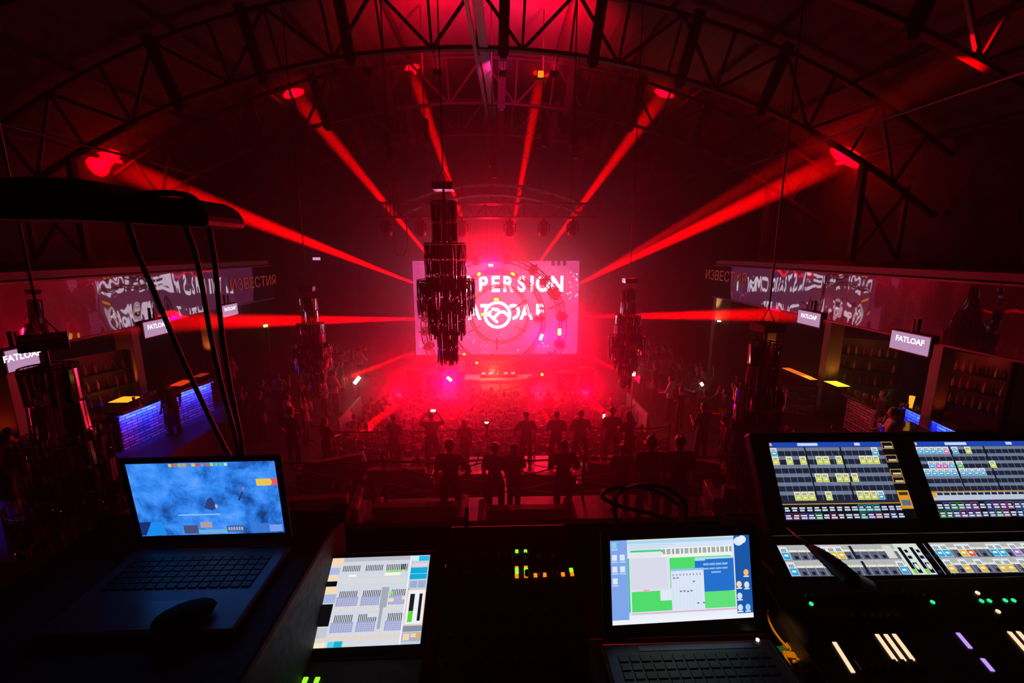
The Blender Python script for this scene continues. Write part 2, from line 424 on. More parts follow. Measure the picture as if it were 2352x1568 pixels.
# cross rods on the rings
rods = [((1259,709),(1297,692)), ((1205,700),(1209,690)), ((1075,764),(1104,748)), ((1181,748),(1208,762)), ((1141,775),(1141,803)), ((1176,712),(1208,689)), ((1258,808),(1292,822))]
for i, (p, q) in enumerate(rods):
    mb = MB(); mb.tube([at_y(*p, 21.8), at_y(*q, 21.8)], .04, 6)
    mb2 = mb.obj('brace_rod', M_DARKALU, T_A); mb2.matrix_parent_inverse = Matrix.Translation(-T_A.location)
# hanging cables for the inner rings are wire ropes
def wire(name, p, q, r, label, cat='cable', group=None, m=None, sag=0, n=2):
    pts = []
    for k in range(n+1 if sag else 2):
        f = k/(n if sag else 1); P = V(p)*(1-f)+V(q)*f; P.z -= sag*4*f*(1-f); pts.append(P)
    mb = MB(); mb.tube(pts, r, 6); return tag(mb.obj(name, m or M_BLACK, smooth=True), label, cat, group)
for (px, Y, zt) in ((1120,22.1,10.2),(1155,22.1,10.2),(1134,23.1,10.2),(1160,23.1,10.2)):
    ry = at_y(px, 640, Y); wire('wire_rope', (ry.x,Y,6.9 if Y < 23 else 6.5), (ry.x,Y,14), .012, 'thin steel rope the inner rings hang from', 'cable', 'ropes holding the inner rings')

# white neon emblem
M_NEON = mat('white_tube_light', (1,1,1), .4, 0, (1,.9,.97), 2.2)
EY = 22.6; ec = at_y(1142.5, 723, EY); er = EY/F_PX
t = thing('neon_emblem', 'white glowing round emblem hung in the middle of the rings', 'sign', (ec.x, EY, ec.z))
def epx(x, y): return V(((x-822)/15.68*er, 0, -(y-838)/15.68*er))   # zoomed-crop pixels around the emblem centre
mb = MB(); R0 = 28.7*er
mb2 = [V((R0*math.sin(2*PI*k/48), 0, R0*math.cos(2*PI*k/48))) for k in range(48)]
for rr in (0,): mb.tube(mb2, 3.4*er, 8, closed=True)
mb.obj('ring_tube', M_NEON, t, True)
strokes = [[(420,860),(570,720)], [(620,640),(690,610),(740,645),(820,640),(850,665)], [(480,800),(640,930)], [(640,940),(800,1090)],
           [(720,930),(900,730),(1070,730),(1250,900)]]
for st in strokes:
    mb = MB()
    for p, q in zip(st[:-1], st[1:]):
        mb.bar(epx(*p), epx(*q), 7.6*er, .09, up=V((0,1,0))) if False else mb.bar(epx(*p), epx(*q), .09, 6.6*er)
        mb.tube([epx(*q)-V((0,.045,0)), epx(*q)+V((0,.045,0))], 3.3*er, 10)
    mb.obj('emblem_stroke', M_NEON, t)
wire('wire_rope', (ec.x,EY,ec.z+R0), (ec.x,EY,14), .012, 'thin steel rope the white emblem hangs from')

# ------------------------------------------------------------------ moving heads and strobes
M_LENS = mat('dark_lens', (.02,.02,.03), .1, 0)
def moving_head(label, group=None):
    t = thing('moving_head_light', label, 'stage light', (0,0,0), 0, group)   # origin at the clamp, hangs down -z
    mb = MB(); mb.box((0,0,-.12),(.3,.26,.12)); mb.obj('base', M_BLACK, t, bevel=.015)
    mb = MB(); mb.box((0,0,-.02),(.08,.1,.1)); mb.tube([(-.05,0,.05),(0,0,.09),(.05,0,.05)], .02, 6); mb.obj('clamp', M_STEEL, t)
    mb = MB(); mb.box((-.2,0,-.3),(.05,.12,.3)); mb.box((.2,0,-.3),(.05,.12,.3)); mb.box((0,0,-.19),(.42,.14,.04)); mb.obj('yoke', M_BLACK, t, bevel=.01)
    mb = MB(); R = Matrix.Rotation(.5,3,'X')
    mb.lathe([(.001,.2),(.1,.19),(.14,.1),(.16,-.02),(.165,-.2),(.15,-.21),(.14,-.18)], (0,0,-.36), 16, 0, R)
    h = mb.obj('lamp_head', M_BLACK, t, True)
    mb = MB(); mb.lathe([(.001,-.17),(.08,-.185),(.142,-.19)], (0,0,-.36), 16, 0, R); mb.obj('lens', M_LENS, h, True)
    return t
mh0 = None
OT_Y = 17.0
oz = at_y(1112, 500, OT_Y).z
for i, px in enumerate((888,966,1061,1171,1249,1316)):
    loc = at_y(px, 504, OT_Y); loc.z = oz-.05
    lb = 'moving head light under the straight truss, ' + ['leftmost','second from left','third from left, beside the big chandelier','fourth from left','second from right','rightmost'][i]
    if mh0 is None: mh0 = moving_head(lb, 'moving heads under the straight truss'); mh0.location = loc
    else: dup(mh0, loc, 0, lb)
ring_heads = [(955,652),(1330,652),(1010,618),(1094,600),(1165,596),(1228,616),(970,730),(1322,727),(967,762),(972,800),(1318,804),(1000,860),(1275,853),(1046,898),(1230,896),(1243,652),(1273,668),(1298,726),(1298,792),(1252,731)]
for i, (px, py) in enumerate(ring_heads):
    # keep them on the ring's circle
    v = V((px-1135, py-752)); ang = math.atan2(v.x, -v.y); rr = RA+.05 if v.length > 140 else RA*.7
    P = V((CA.x+rr*math.sin(ang), YR+.1, CA.z+rr*math.cos(ang)))
    o = dup(mh0, P, 0, 'small moving head light clamped to the largest ring truss around the DJ', 'moving heads on the largest ring', .85)
    o.rotation_euler = (.4, ang, 0)
M_STROBE = mat('strobe_glow', (1,.8,.3), .4, 0, (1,.5,.03), 2.6)
M_STROBE2 = mat('strobe_glow_hot', (1,.8,.3), .4, 0, (1,.62,.06), 3.4)
strobes = [(1127,609,13,7,0,YR,'on top of the largest ring'),(1100,629,10,7,-.5,22,'on the middle ring, left of the top'),(1178,629,11,7,.5,22,'on the middle ring, right of the top'),
 (1140,687,14,7,0,22.5,'right above the white emblem'),(1243,774,8,17,.35,22,'on the lower right of the middle ring'),(1285,762,9,18,0,YR,'on the right side of the largest ring'),
 (1032,870,16,8,.7,YR,'on the lower left of the largest ring'),(1133,907,9,5,0,YR,'at the bottom of the largest ring'),(1245,860,7,7,0,YR,'at the right end of the DJ table'),
 (1095,833,7,5,.2,22,'on the lower left of the middle ring'),(1066,813,6,6,0,22,'beside the tip of the big chandelier'),(1242,170,14,14,0,16.9,'high up on the second roof truss'),
 (1107,722,6,9,0,22.4,'left of the white emblem')]
for (px,py,w,h,ang,Y,where) in strobes:
    P = at_y(px,py,Y-.25); k = Y/F_PX
    t = thing('strobe_light', 'small yellow glowing strobe lamp ' + where, 'stage light', P)
    R = Matrix.Rotation(ang,3,'Y')
    mb = MB(); mb.box((0,.09,0),(w*k*1.2,.12,h*k*1.2),R); mb.bar((0,.1,0),(0,.3,0),.04); mb.obj('housing', M_BLACK, t, bevel=.01)
    mb = MB(); mb.box((0,0,0),(w*k*.9,.08,h*k*.9),R); mb.obj('lamp_face', mat('strobe_orange',(1,.3,.05),.4,0,(1,.16,.005),2.2) if py == 170 else M_STROBE2 if w*h > 100 else M_STROBE, t, bevel=.03)

M_REDLENS = mat('added_flood_lens', (.6,.02,.03), .3, 0, (1,.02,.05), 1.5)
for i, x in enumerate(ADDED_FLOODS):  # housings made up for the added backlight floods
    t = thing('added_flood', 'added low red fill flood on the front edge of the stage, ' + ('leftmost','second from left','in the middle','second from right','rightmost')[i], 'stage light', (x, 20.75, 1.0))
    mb = MB(); mb.box((0,0,.35),(.36,.22,.26)); mb.obj('housing', M_BLACK, t, bevel=.02)
    mb = MB(); mb.box((0,-.115,.35),(.28,.02,.18)); mb.obj('lens', M_REDLENS, t)
    mb = MB(); mb.box((-.2,0,.2),(.03,.1,.4)); mb.box((.2,0,.2),(.03,.1,.4)); mb.box((0,0,.02),(.43,.1,.03)); mb.obj('bracket', M_STEEL, t)

for i, u_ in enumerate(ADDED_UPWASH):  # bodies invented to carry the added roof up-wash
    t = thing('added_roof_flood', 'small added flood on the second roof truss brightening the roof, ' + ('right of the ridge','left of the ridge','farthest left','under the ridge')[i], 'stage light', (u_[0], 18.25, 14.36))
    mb = MB(); mb.box((0,0,0),(.3,.16,.2),Matrix.Rotation(-.5,3,'X')); mb.obj('housing', M_BLACK, t, bevel=.015)
    mb = MB(); mb.bar((0,-.05,0),(0,-.92,.3),.04); mb.obj('bracket', M_STEEL, t)

# ------------------------------------------------------------------ overhead truss
def box_truss(name, label, x0, x1, y, z, s, m, arc=None):
    t = thing(name, label, 'truss', ((x0+x1)/2, y, z)); L_ = x1-x0
    def P(f, dy, dz):
        X = (f-.5)*L_; Z = dz
        if arc: Z += arc*(1-(2*f-1)**2)
        return V((X, dy, Z))
    n = 24
    for dy in (-s/2, s/2):
        for dz in (-s/2, s/2):
            mb = MB(); mb.tube([P(k/n,dy,dz) for k in range(n+1)] if arc else [P(0,dy,dz),P(1,dy,dz)], .03, 8); mb.obj('chord_tube', m, t, True)
    mb = MB()
    for k in range(n):
        a0, a1 = k/n, (k+1)/n; up = k % 2
        for dy in (-s/2, s/2): mb.tube([P(a0,dy,-s/2 if up else s/2), P(a1,dy,s/2 if up else -s/2)], .014, 5)
        for dz in (-s/2, s/2): mb.tube([P(a0,-s/2 if up else s/2,dz), P(a1,s/2 if up else -s/2,dz)], .014, 5)
        if k % 4 == 0:
            q = [P(a0,-s/2,-s/2),P(a0,s/2,-s/2),P(a0,s/2,s/2),P(a0,-s/2,s/2)]; mb.tube(q, .018, 5, closed=True)
    mb.obj('lacing', m, t)
    return t
pa = at_y(843,486,OT_Y); pb = at_y(1382,486,OT_Y)
box_truss('lighting_truss', 'long straight box truss with hanging moving heads above the dance floor', pa.x, pb.x, OT_Y, oz+.25, .48, M_DARKALU)
qa = at_y(925,476,19.2); qb = at_y(1335,476,19.2)
box_truss('arched_truss', 'low arched truss behind the straight lighting truss', qa.x, qb.x, 19.2, at_y(1130,480,19.2).z, .4, M_DARKALU, arc=.75)
for (px,py,Y,z1,nm) in ((890,322,OT_Y,oz+.5,'left'),(1318,318,OT_Y,oz+.5,'right'),(1131,368,19.2,oz+.9,'middle'),(975,290,19.2,oz+.5,'between the left and middle ones'),(1246,296,19.2,oz+.5,'between the middle and right ones')):
    P = at_y(px,py,Y)
    t = thing('chain_hoist', 'dark chain hoist hanging from the roof, %s' % nm, 'hoist', P)
    mb = MB(); mb.box((0,0,0),(.3,.25,.5)); mb.lathe([(.001,-.12),(.14,-.1),(.14,.1),(.001,.12)],(0,0,.05),12,0,Matrix.Rotation(PI/2,3,'Y')); mb.box((.08,0,-.45),(.22,.22,.42)); mb.obj('motor_body', M_BLACK, t, bevel=.02)
    mb = MB(); zt = ZC+math.sqrt(R_SK**2-(P.x-XC)**2); mb.tube([(0,0,.2),(0,0,zt-P.z-.1)], .025, 6); mb.tube([(-.05,0,-.2),(-.05,0,z1-P.z)], .02, 6); mb.obj('chain', M_STEEL, t)
# looped cables on the left end of the truss
pts = [at_y(x,y,16.6) for x,y in ((932,500),(936,560),(930,582),(920,587),(911,582),(907,560),(906,480),(902,430),(904,405),(908,440),(918,480),(930,500))]
def smooth_pts(pts, n=6, closed=False):
    out = []; P = [V(p) for p in pts]; N = len(P)
    for i in range(N-1):
        p0 = P[max(i-1,0)]; p1 = P[i]; p2 = P[i+1]; p3 = P[min(i+2,N-1)]
        for k in range(n):
            t_ = k/n; out.append(.5*((2*p1)+(p2-p0)*t_+(2*p0-5*p1+4*p2-p3)*t_**2+(3*p1-p0-3*p2+p3)*t_**3))
    out.append(P[-1]); return out
mb = MB(); mb.tube(smooth_pts(pts), .022, 6); tag(mb.obj('cable_loop', M_BLACK, smooth=True), 'long dark cable looping down from the left end of the straight truss', 'cable')
mb = MB()
for dx in (-14,-6,0,9,16):
    mb.tube(smooth_pts([at_y(903,402,16.7), at_y(903+dx,430,16.7), at_y(903+dx*1.2,462,16.7), at_y(904+dx,498,16.7)]), .02, 5)
tag(mb.obj('cable_bundle', M_BLACK, smooth=True), 'bundle of dark cables spreading down onto the left end of the straight truss', 'cable')
wire('hanging_cable', at_y(903,402,16.7), at_vault(898,300,R_CH), .03, 'thick dark cable dropping from the roof to the cable bundle')

# ------------------------------------------------------------------ DJ booth
M_TABLE = mat('booth_white', (.75,.7,.7), .4)
M_KIT = mat('black_equipment', (.015,.015,.015), .4)
DY = 21.9
ta = at_y(1066,872,21.5); tb = at_y(1224,872,21.5)
t = thing('dj_table', 'long pale DJ table inside the largest ring', 'table', ((ta.x+tb.x)/2, DY, 1.0)); L_ = tb.x-ta.x; H_ = ta.z-1.0
mb = MB(); mb.box((0,0,H_),(L_,.8,.08)); mb.obj('table_top', M_TABLE, t, bevel=.01)
for s in (-1,1):
    for y in (-.3,.3):
        mb = MB(); mb.box((s*L_*.42,y,H_/2-.02),(.06,.06,H_-.04)); mb.obj('leg', M_STEEL, t)
mb = MB(); mb.box((-.45,.1,.3),(1.0,.5,.5)); mb.box((.65,.1,.3),(1.0,.5,.5)); mb.obj('front_panel', M_TABLE, t)
tz = 1.0+H_+.04; cx = (ta.x+tb.x)/2
def deck(x, label):
    t = thing('dj_player', label, 'dj player', (x, DY, tz), 0, 'players on the DJ table')
    mb = MB(); mb.box((0,0,.06),(.32,.4,.11)); mb.obj('casing', M_KIT, t, bevel=.01)
    mb = MB(); mb.cyl((0,-.05,.115),(0,-.05,.13),.1,n=24); mb.obj('jog_wheel', M_ALU, t)
    mb = MB(); mb.box((0,.14,.14),(.18,.02,.06)); mb.obj('display', mat('deck_display',(.1,.1,.1),.3,0,(1,.6,.6),1), t)
for x, nm in ((-.75,'leftmost'),(-.38,'second from left'),(.36,'second from right'),(.73,'rightmost')): deck(cx+x, 'black DJ player on the pale table, '+nm)
t = thing('dj_mixer', 'black DJ mixer in the middle of the pale table', 'mixer', (cx-.01, DY, tz))
mb = MB(); mb.box((0,0,.06),(.34,.4,.12)); mb.obj('casing', M_KIT, t, bevel=.01)
mb = MB()
for i in range(4):
    for j in range(5): mb.cyl((-.12+i*.08,-.1+j*.06,.12),(-.12+i*.08,-.1+j*.06,.145),.012,n=8)
mb.obj('knobs', M_ALU, t)['kind'] = 'stuff'
mb = MB(); mb.box((cx-.1,DY-.22,tz+.08),(1.4,.12,.12)); mb.obj('x', M_KIT); o = bpy.data.objects['x']; o.name = 'equipment_case'
tag(o, 'long low black case at the front edge of the pale table', 'case')
def bottle(x, y, z, s, m, label, group=None):
    mb = MB(); mb.lathe([(.001,0),(.038,0),(.04,.02),(.04,.17),(.03,.2),(.014,.23),(.013,.3),(.015,.31),(.001,.31)], (0,0,0), 12)
    o = mb.obj('bottle', m, smooth=True); o.location = (x,y,z); o.scale = (s,)*3; return tag(o, label, 'bottle', group)
M_GLOWB = mat('backlit_amber_glass', (.9,.6,.2), .2)
q = at_y(1123,858,21.7); bottle(q.x,21.7,tz,1.0,M_GLOWB,'amber bottle on the pale DJ table, left one of two')
q = at_y(1143,855,21.7); bottle(q.x,21.72,tz,1.25,M_GLOWB,'amber bottle on the pale DJ table, right one of two')
point((cx-.3, DY-.9, tz+.5), 25, (1,.5,.2), .1)
# stage boxes
M_PINKBOX = mat('stage_case', (.3,.25,.26), .6)
for (px,py,w,h,lb) in ((1000,900,.8,.9,'dark loudspeaker box on the stage, left of the DJ table'),(1300,900,.9,.9,'dark loudspeaker box on the stage, right of the DJ table'),(1345,898,.7,1.1,'tall loudspeaker box at the right edge of the stage'),(955,898,.7,1.1,'tall loudspeaker box at the left edge of the stage')):
    P = at_y(px,py,22.5)
    t = thing('stage_speaker', lb, 'speaker', (P.x,22.5,1.0))
    mb = MB(); mb.box((0,0,h/2),(w,.6,h)); mb.obj('cabinet', M_BLACK, t, bevel=.02)
    mb = MB(); mb.cyl((0,-.3,h*.4),(0,-.32,h*.4),w*.33,n=20); mb.cyl((0,-.3,h*.8),(0,-.32,h*.8),w*.14,n=16); mb.obj('grille', M_STEEL, t)

# ------------------------------------------------------------------ chandeliers
M_MIRROR = mat('dark_mirror_strip', (.5,.45,.47), .07, 1.0)
M_HOOP = mat('black_chrome', (.06,.06,.06), .2, .9)
def chandelier(label):
    t = thing('chandelier', label, 'chandelier', (0,0,0), 0, 'mirrored strip chandeliers')     # origin at the top of the canopy
    mb = MB(); mb.box((0,0,-.075),(.36,.36,.13)); c = mb.obj('canopy', mat('polished_steel',(.6,.58,.6),.08,1.0), t, bevel=.006)
    mb = MB(); mb.tube([(-.12,0,0),(0,0,.22),(.12,0,0)],.008,5); mb.obj('hook_wire', M_BLACK, t)
    mb = MB(); mb.cyl((0,0,-.13),(0,0,-3.0),.02,n=10); mb.obj('rod', M_BLACK, t)
    rs = random.Random(5); per = {}
    def strand_mesh(nplates, pl, w, rot, seed):
        key = (nplates, round(pl,2), rot)
        if key in per: return per[key]
        mb = MB(); z = 0; r2 = random.Random(seed)
        for k in range(nplates):
            tw = r2.uniform(-.35,.35); R = Matrix.Rotation(tw,3,'Z') @ Matrix.Rotation(r2.uniform(-.08,.08),3,'X')
            mb.box((0,0,z-pl/2), (w,.005,pl-.03), R)
            mb.tube([(.008*math.cos(a),0,z+.008*math.sin(a)) for a in (0,1.05,2.1,3.14,4.2,5.2)], .003, 4, closed=True)
            z -= pl
        me = mb.mesh('strand', [M_MIRROR]); per[key] = me; return me
    tiers = [(.225,-.33,.72,13,2),(.375,-1.06,.86,20,3),(.53,-1.72,.62,26,2),(.345,-2.2,.55,18,2),(.19,-2.68,.6,11,2)]
    for ti, (r, z0, Lg, n, npl) in enumerate(tiers):
        mb = MB(); mb.tube([(r*math.cos(2*PI*k/40), r*math.sin(2*PI*k/40), 0) for k in range(40)], .009, 5, closed=True)
        for k in range(4): mb.tube([(0,0,0),(r*math.cos(PI*k/2+.4), r*math.sin(PI*k/2+.4),0)], .007, 4)
        hoop = mb.obj('hoop', M_HOOP, t); hoop.location = (0,0,z0)
        back = MB()
        for k in range(2*n):
            a = PI + PI*(k+.5)/n
            L2 = Lg*rs.choice((.82,.9,1,1,1.08,1.15)) if ti >= 2 else Lg*rs.choice((.97,1,1.0))
            me = strand_mesh(npl, L2/npl, .040, rs.randint(0,4), k+ti*50)
            P = V((r*math.cos(a), r*math.sin(a), -.01))
            Rz = Matrix.Rotation(a+PI/2, 3, 'Z')
            if k < n:
                s = bpy.data.objects.new('mirror_strand', me); C.objects.link(s); s.parent = hoop; s.location = P; s.rotation_euler = (0,0,a+PI/2)
            else: back.add([P + Rz @ v.co for v in me.vertices], [tuple(p.vertices) for p in me.polygons])
            if k % 4 == 0:   # an inner layer of strips
                P2 = V((r*.8*math.cos(a+.05), r*.8*math.sin(a+.05), -.03)); back.add([P2 + Rz @ v.co for v in me.vertices], [tuple(p.vertices) for p in me.polygons])
        s = back.obj('mirror_strands', M_MIRROR, hoop); s['kind'] = 'stuff'
    return t
ch = chandelier('largest mirrored chandelier, hanging in front of the LED screen')
cpos = [(at_y(1018,418,8.5),None,0), (at_y(705,657,13.2),'small mirrored chandelier on the left, beside the stage glow',.15), (at_y(1447,638,13.2),'small mirrored chandelier right of the ring trusses',0),
        (at_y(1763,740,7.0),'mirrored chandelier just above the lighting console at right',.1), (at_y(97,768,4.6),'dim mirrored chandelier at the far left, nearest the camera',.75)]
for i, (P, lb, rz) in enumerate(cpos):
    if i == 0: ch.location = P; o = ch
    else: o = dup(ch, P, rz, lb)
    zt = ZC+math.sqrt((R_CH)**2-(P.x-XC)**2)
    wire('suspension_cable', P+V((0,0,.2)), (P.x+(-.02 if i != 3 else .0),P.y,zt+.1), .013, ['thin black cable holding the largest chandelier','thin black cable holding the small left chandelier','thin black cable holding the small right chandelier','black cable holding the chandelier above the lighting console','black cable holding the far left chandelier'][i])

# ------------------------------------------------------------------ people
SKIN = mat('skin', (.45,.27,.2), .55); HAIR = mat('dark_hair', (.015,.01,.008), .5)
def cl(n, c): return mat(n, c, .85, 0, bump=.2, bscale=30)
CL = [cl('black_cloth',(.012,.012,.013)), cl('charcoal_cloth',(.03,.03,.035)), cl('navy_cloth',(.015,.02,.05)), cl('white_cloth',(.5,.5,.5)), cl('red_cloth',(.3,.03,.03)), cl('grey_cloth',(.16,.16,.17))]
def fuse(mb, voxel, name, mats, smooth=2):
    me = mb.mesh('tmp', []); o = bpy.data.objects.new('tmp', me); C.objects.link(o)
    r = o.modifiers.new('r', 'REMESH'); r.mode = 'VOXEL'; r.voxel_size = voxel; r.use_smooth_shade = True
    s = o.modifiers.new('s', 'SMOOTH'); s.iterations = smooth; s.factor = .6
    dg = bpy.context.evaluated_depsgraph_get(); out = bpy.data.meshes.new_from_object(o.evaluated_get(dg), depsgraph=dg)
    out.name = name
    for m in mats: out.materials.append(m)
    for p in out.polygons: p.use_smooth = True
    bpy.data.objects.remove(o); bpy.data.meshes.remove(me); return out
def skel(h=1.76, arms='down', spread=.12, lean=0, turn=0, head=0, tilt=0, step=0, seed=0, female=False, bend=0):
    """joints of a standing body, feet at z = 0, facing +y"""
    k = h/1.76; J = {}
    sh = .19 if not female else .165; hp = .10
    for s, n in ((-1,'L'),(1,'R')):
        J['ank'+n] = V((s*(spread), s*step, .08)); J['toe'+n] = V((s*(spread+.04), s*step+.17, .035))
        J['knee'+n] = V((s*(spread*.85+.02), s*step*.6+.03, .49)); J['hip'+n] = V((s*hp, 0, .92))
    top = V((0, math.sin(lean)*.5, .95+math.cos(lean)*.5))
    J['pel'] = V((0,0,.95)); J['waist'] = V((0, math.sin(lean)*.2, 1.12)); J['chest'] = V((0, math.sin(lean)*.38, 1.30)); J['neck'] = top
    for s, n in ((-1,'L'),(1,'R')): J['sh'+n] = V((s*sh, top.y-.01, top.z-.045))
    hd = V((math.sin(tilt)*.1, top.y+.02+bend*.06, top.z+.17-bend*.03)); J['head'] = hd
    a = arms if isinstance(arms, tuple) else (arms, arms)
    for s, n, m in ((-1,'L',a[0]),(1,'R',a[1])):
        S = J['sh'+n]; O = lambda x, y, z: S + V((s*x, y, z))
        e, w = {'down': (O(.07,-.02,-.29), O(.09,.06,-.54)), 'hips': (O(.2,-.04,-.24), O(.02,.06,-.42)), 'crossed': (O(.1,.05,-.28), O(-.14,.22,-.22)),
                'phone': (O(.06,.08,-.28), O(-.06,.28,-.16)), 'cam': (O(.18,.16,.0), O(.0,.3,.2)), 'up': (O(.14,.06,.2), O(.12,.1,.46)), 'high': (O(.2,.1,.12), O(.28,.16,.38)),
                'out': (O(.24,.1,-.08), O(.46,.2,.02)), 'rest': (O(.1,.1,-.26), O(.0,.32,-.32)), 'fold': (O(.13,-.02,-.27), O(-.02,.2,-.3))}[m]
        J['el'+n] = e; J['wr'+n] = w
    return J, k
def body_mb(J, clothing=None, hands=True, g=0):
    """g > 0 grows the surface for garments"""
    mb = MB()
    def limb(p, q, r1, r2, n=10):
        p = V(p); q = V(q); mb.tube([p+(q-p)*f for f in (0,.3,.6,1)], [r1+g, r1*.98+r2*.05+g, (r1*.4+r2*.6)*1.03+g, r2+g], n); mb.ell(p, (r1+g,)*3, 8); mb.ell(q, (r2+g,)*3, 8)
    part = clothing or 'all'
    if part in ('all','legs'):
        for n in 'LR':
            limb(J['hip'+n], J['knee'+n], .082, .056); limb(J['knee'+n], J['ank'+n], .056 if g == 0 else .06, .04 if g == 0 else .055)
        mb.ell(J['pel'], (.165+g, .115+g, .12+g), 12)
    if part == 'all':
        for n in 'LR': limb(J['ank'+n]-V((0,.04,.02)), J['toe'+n], .045, .035)
    if part in ('all','top'):
        if part == 'top': mb.ell(J['pel']+V((0,0,.03)), (.17+g,.12+g,.1+g), 12)
        mb.ell(J['waist'], (.145+g,.1+g,.16), 12); mb.ell(J['chest'], (.18+g,.12+g,.18), 12); mb.ell((J['chest']+J['neck'])/2, (.17+g,.1+g,.13), 12)
        limb(J['shL'], J['shR'], .062, .062)
        for n in 'LR':
            e = J['el'+n]; S = J['sh'+n]
            if part == 'all': limb(S, e, .052, .04); limb(e, J['wr'+n], .04, .027)
            else: limb(S, S+(e-S)*.75, .052, .05)
    if part == 'all':
        mb.tube([J['neck']-V((0,0,.03)), J['head']-V((0,.01,.05))], .055, 10)
        h = J['head']; mb.ell(h+V((0,-.01,.035)), (.084,.102,.113), 14); mb.ell(h+V((0,.03,-.045)), (.06,.066,.07), 12)
        mb.ell(h+V((0,.098,-.012)), (.012,.018,.022), 8)              # nose
        for s in (-1,1): mb.ell(h+V((s*.078,0,0)), (.012,.02,.03), 8)   # ears
        if hands:
            for n, s in (('L',-1),('R',1)):
                w = J['wr'+n]; d = (w-J['el'+n]).normalized(); side = d.cross(V((0,0,1)) if abs(d.z) < .8 else V((0,1,0))).normalized(); nrm = side.cross(d)
                pc = w+d*.055; mb.tube([w, w+d*.03, w+d*.09], [.028,.036,.036], 8)
                for i in range(4):
                    b = w+d*.09+side*((i-1.5)*.019); Lf = (.065,.075,.07,.055)[i]
                    m = b+d*Lf*.55+nrm*.008; e = m+(d*.7+nrm*.7)*Lf*.5; mb.tube([b-d*.02,b,m,e], [.010,.0095,.009,.0075], 6)
                tb_ = w+d*.03+side*(-s*.03); mb.tube([tb_, tb_+(side*(-s)*.6+d)*.03, tb_+(side*(-s)*.5+d*1.3)*.055], [.012,.011,.009], 6)
    return mb
def hair_mb(J, style):
    mb = MB(); h = J['head']
    mb.ell(h+V((0,-.02,.06)), (.093,.109,.102), 14)
    if style == 'long': mb.tube([h+V((0,-.05,.06)), h+V((0,-.09,-.05)), h+V((0,-.11,-.2)), h+V((0,-.12,-.36))], [.075,.085,.09,.06], 10)
    if style == 'cap': mb.lathe([(.001,.16),(.06,.15),(.095,.1),(.1,.05)], h+V((0,-.01,0)), 14); mb.box(h+V((.03,.1,.075)), (.13,.12,.02))
    if style == 'bun': mb.ell(h+V((0,-.09,.13)), (.05,.05,.05), 8)
    return mb
def foreground_person(loc, rz, label, group=None, hair='short', top=0, legs=0, h=1.78, **kw):
    J, k = skel(h=h, **kw)
    t = thing('person', label, 'person', loc, rz, group); t.scale = (k,)*3
    me = fuse(body_mb(J), .014, 'body', [SKIN]); o = bpy.data.objects.new('body', me); C.objects.link(o); o.parent = t
    me.materials.append(mat('eye',(.05,.04,.04),.2))
    for nm, part, m, g in (('trousers','legs',CL[legs],.018), ('shirt','top',CL[top],.02)):
        me = fuse(body_mb(J, part, g=g), .02, nm, [m], 3); o = bpy.data.objects.new(nm, me); C.objects.link(o); o.parent = t
    me = fuse(hair_mb(J, hair), .014, 'hair', [HAIR], 1); o = bpy.data.objects.new('hair' if hair != 'cap' else 'cap', me); C.objects.link(o); o.parent = t
    for n in 'LR':
        mb = MB(); a_, b_ = J['ank'+n]-V((0,.06,.03)), J['toe'+n]+V((0,.05,0)); mb.tube([a_,(a_+b_)/2,b_], [.05,.052,.04], 8)
        o = bpy.data.objects.new('shoe', fuse(mb, .014, 'shoe', [CL[0]], 1)); C.objects.link(o); o.parent = t
    for s in (-1,1):
        mb = MB(); mb.ell(J['head']+V((s*.03,.088,.015)), (.013,.008,.009), 8); mb.obj('eye', mat('eye',(.05,.04,.04),.2), t)
    mb = MB(); mb.ell(J['head']+V((0,.09,-.05)), (.025,.008,.007), 8); mb.obj('mouth', mat('lip',(.3,.1,.1),.5), t)
    return t, J, k
FRONT = 'onlookers at the rope railings'
Y1 = 12.75; Y2 = 8.55
def stand(px, py_head, Y, Z):     # place by x; the height follows from the head's row
    P = at_y(px, py_head, Y); return V((P.x, Y, Z)), max(1.5, min(1.95, P.z-Z))
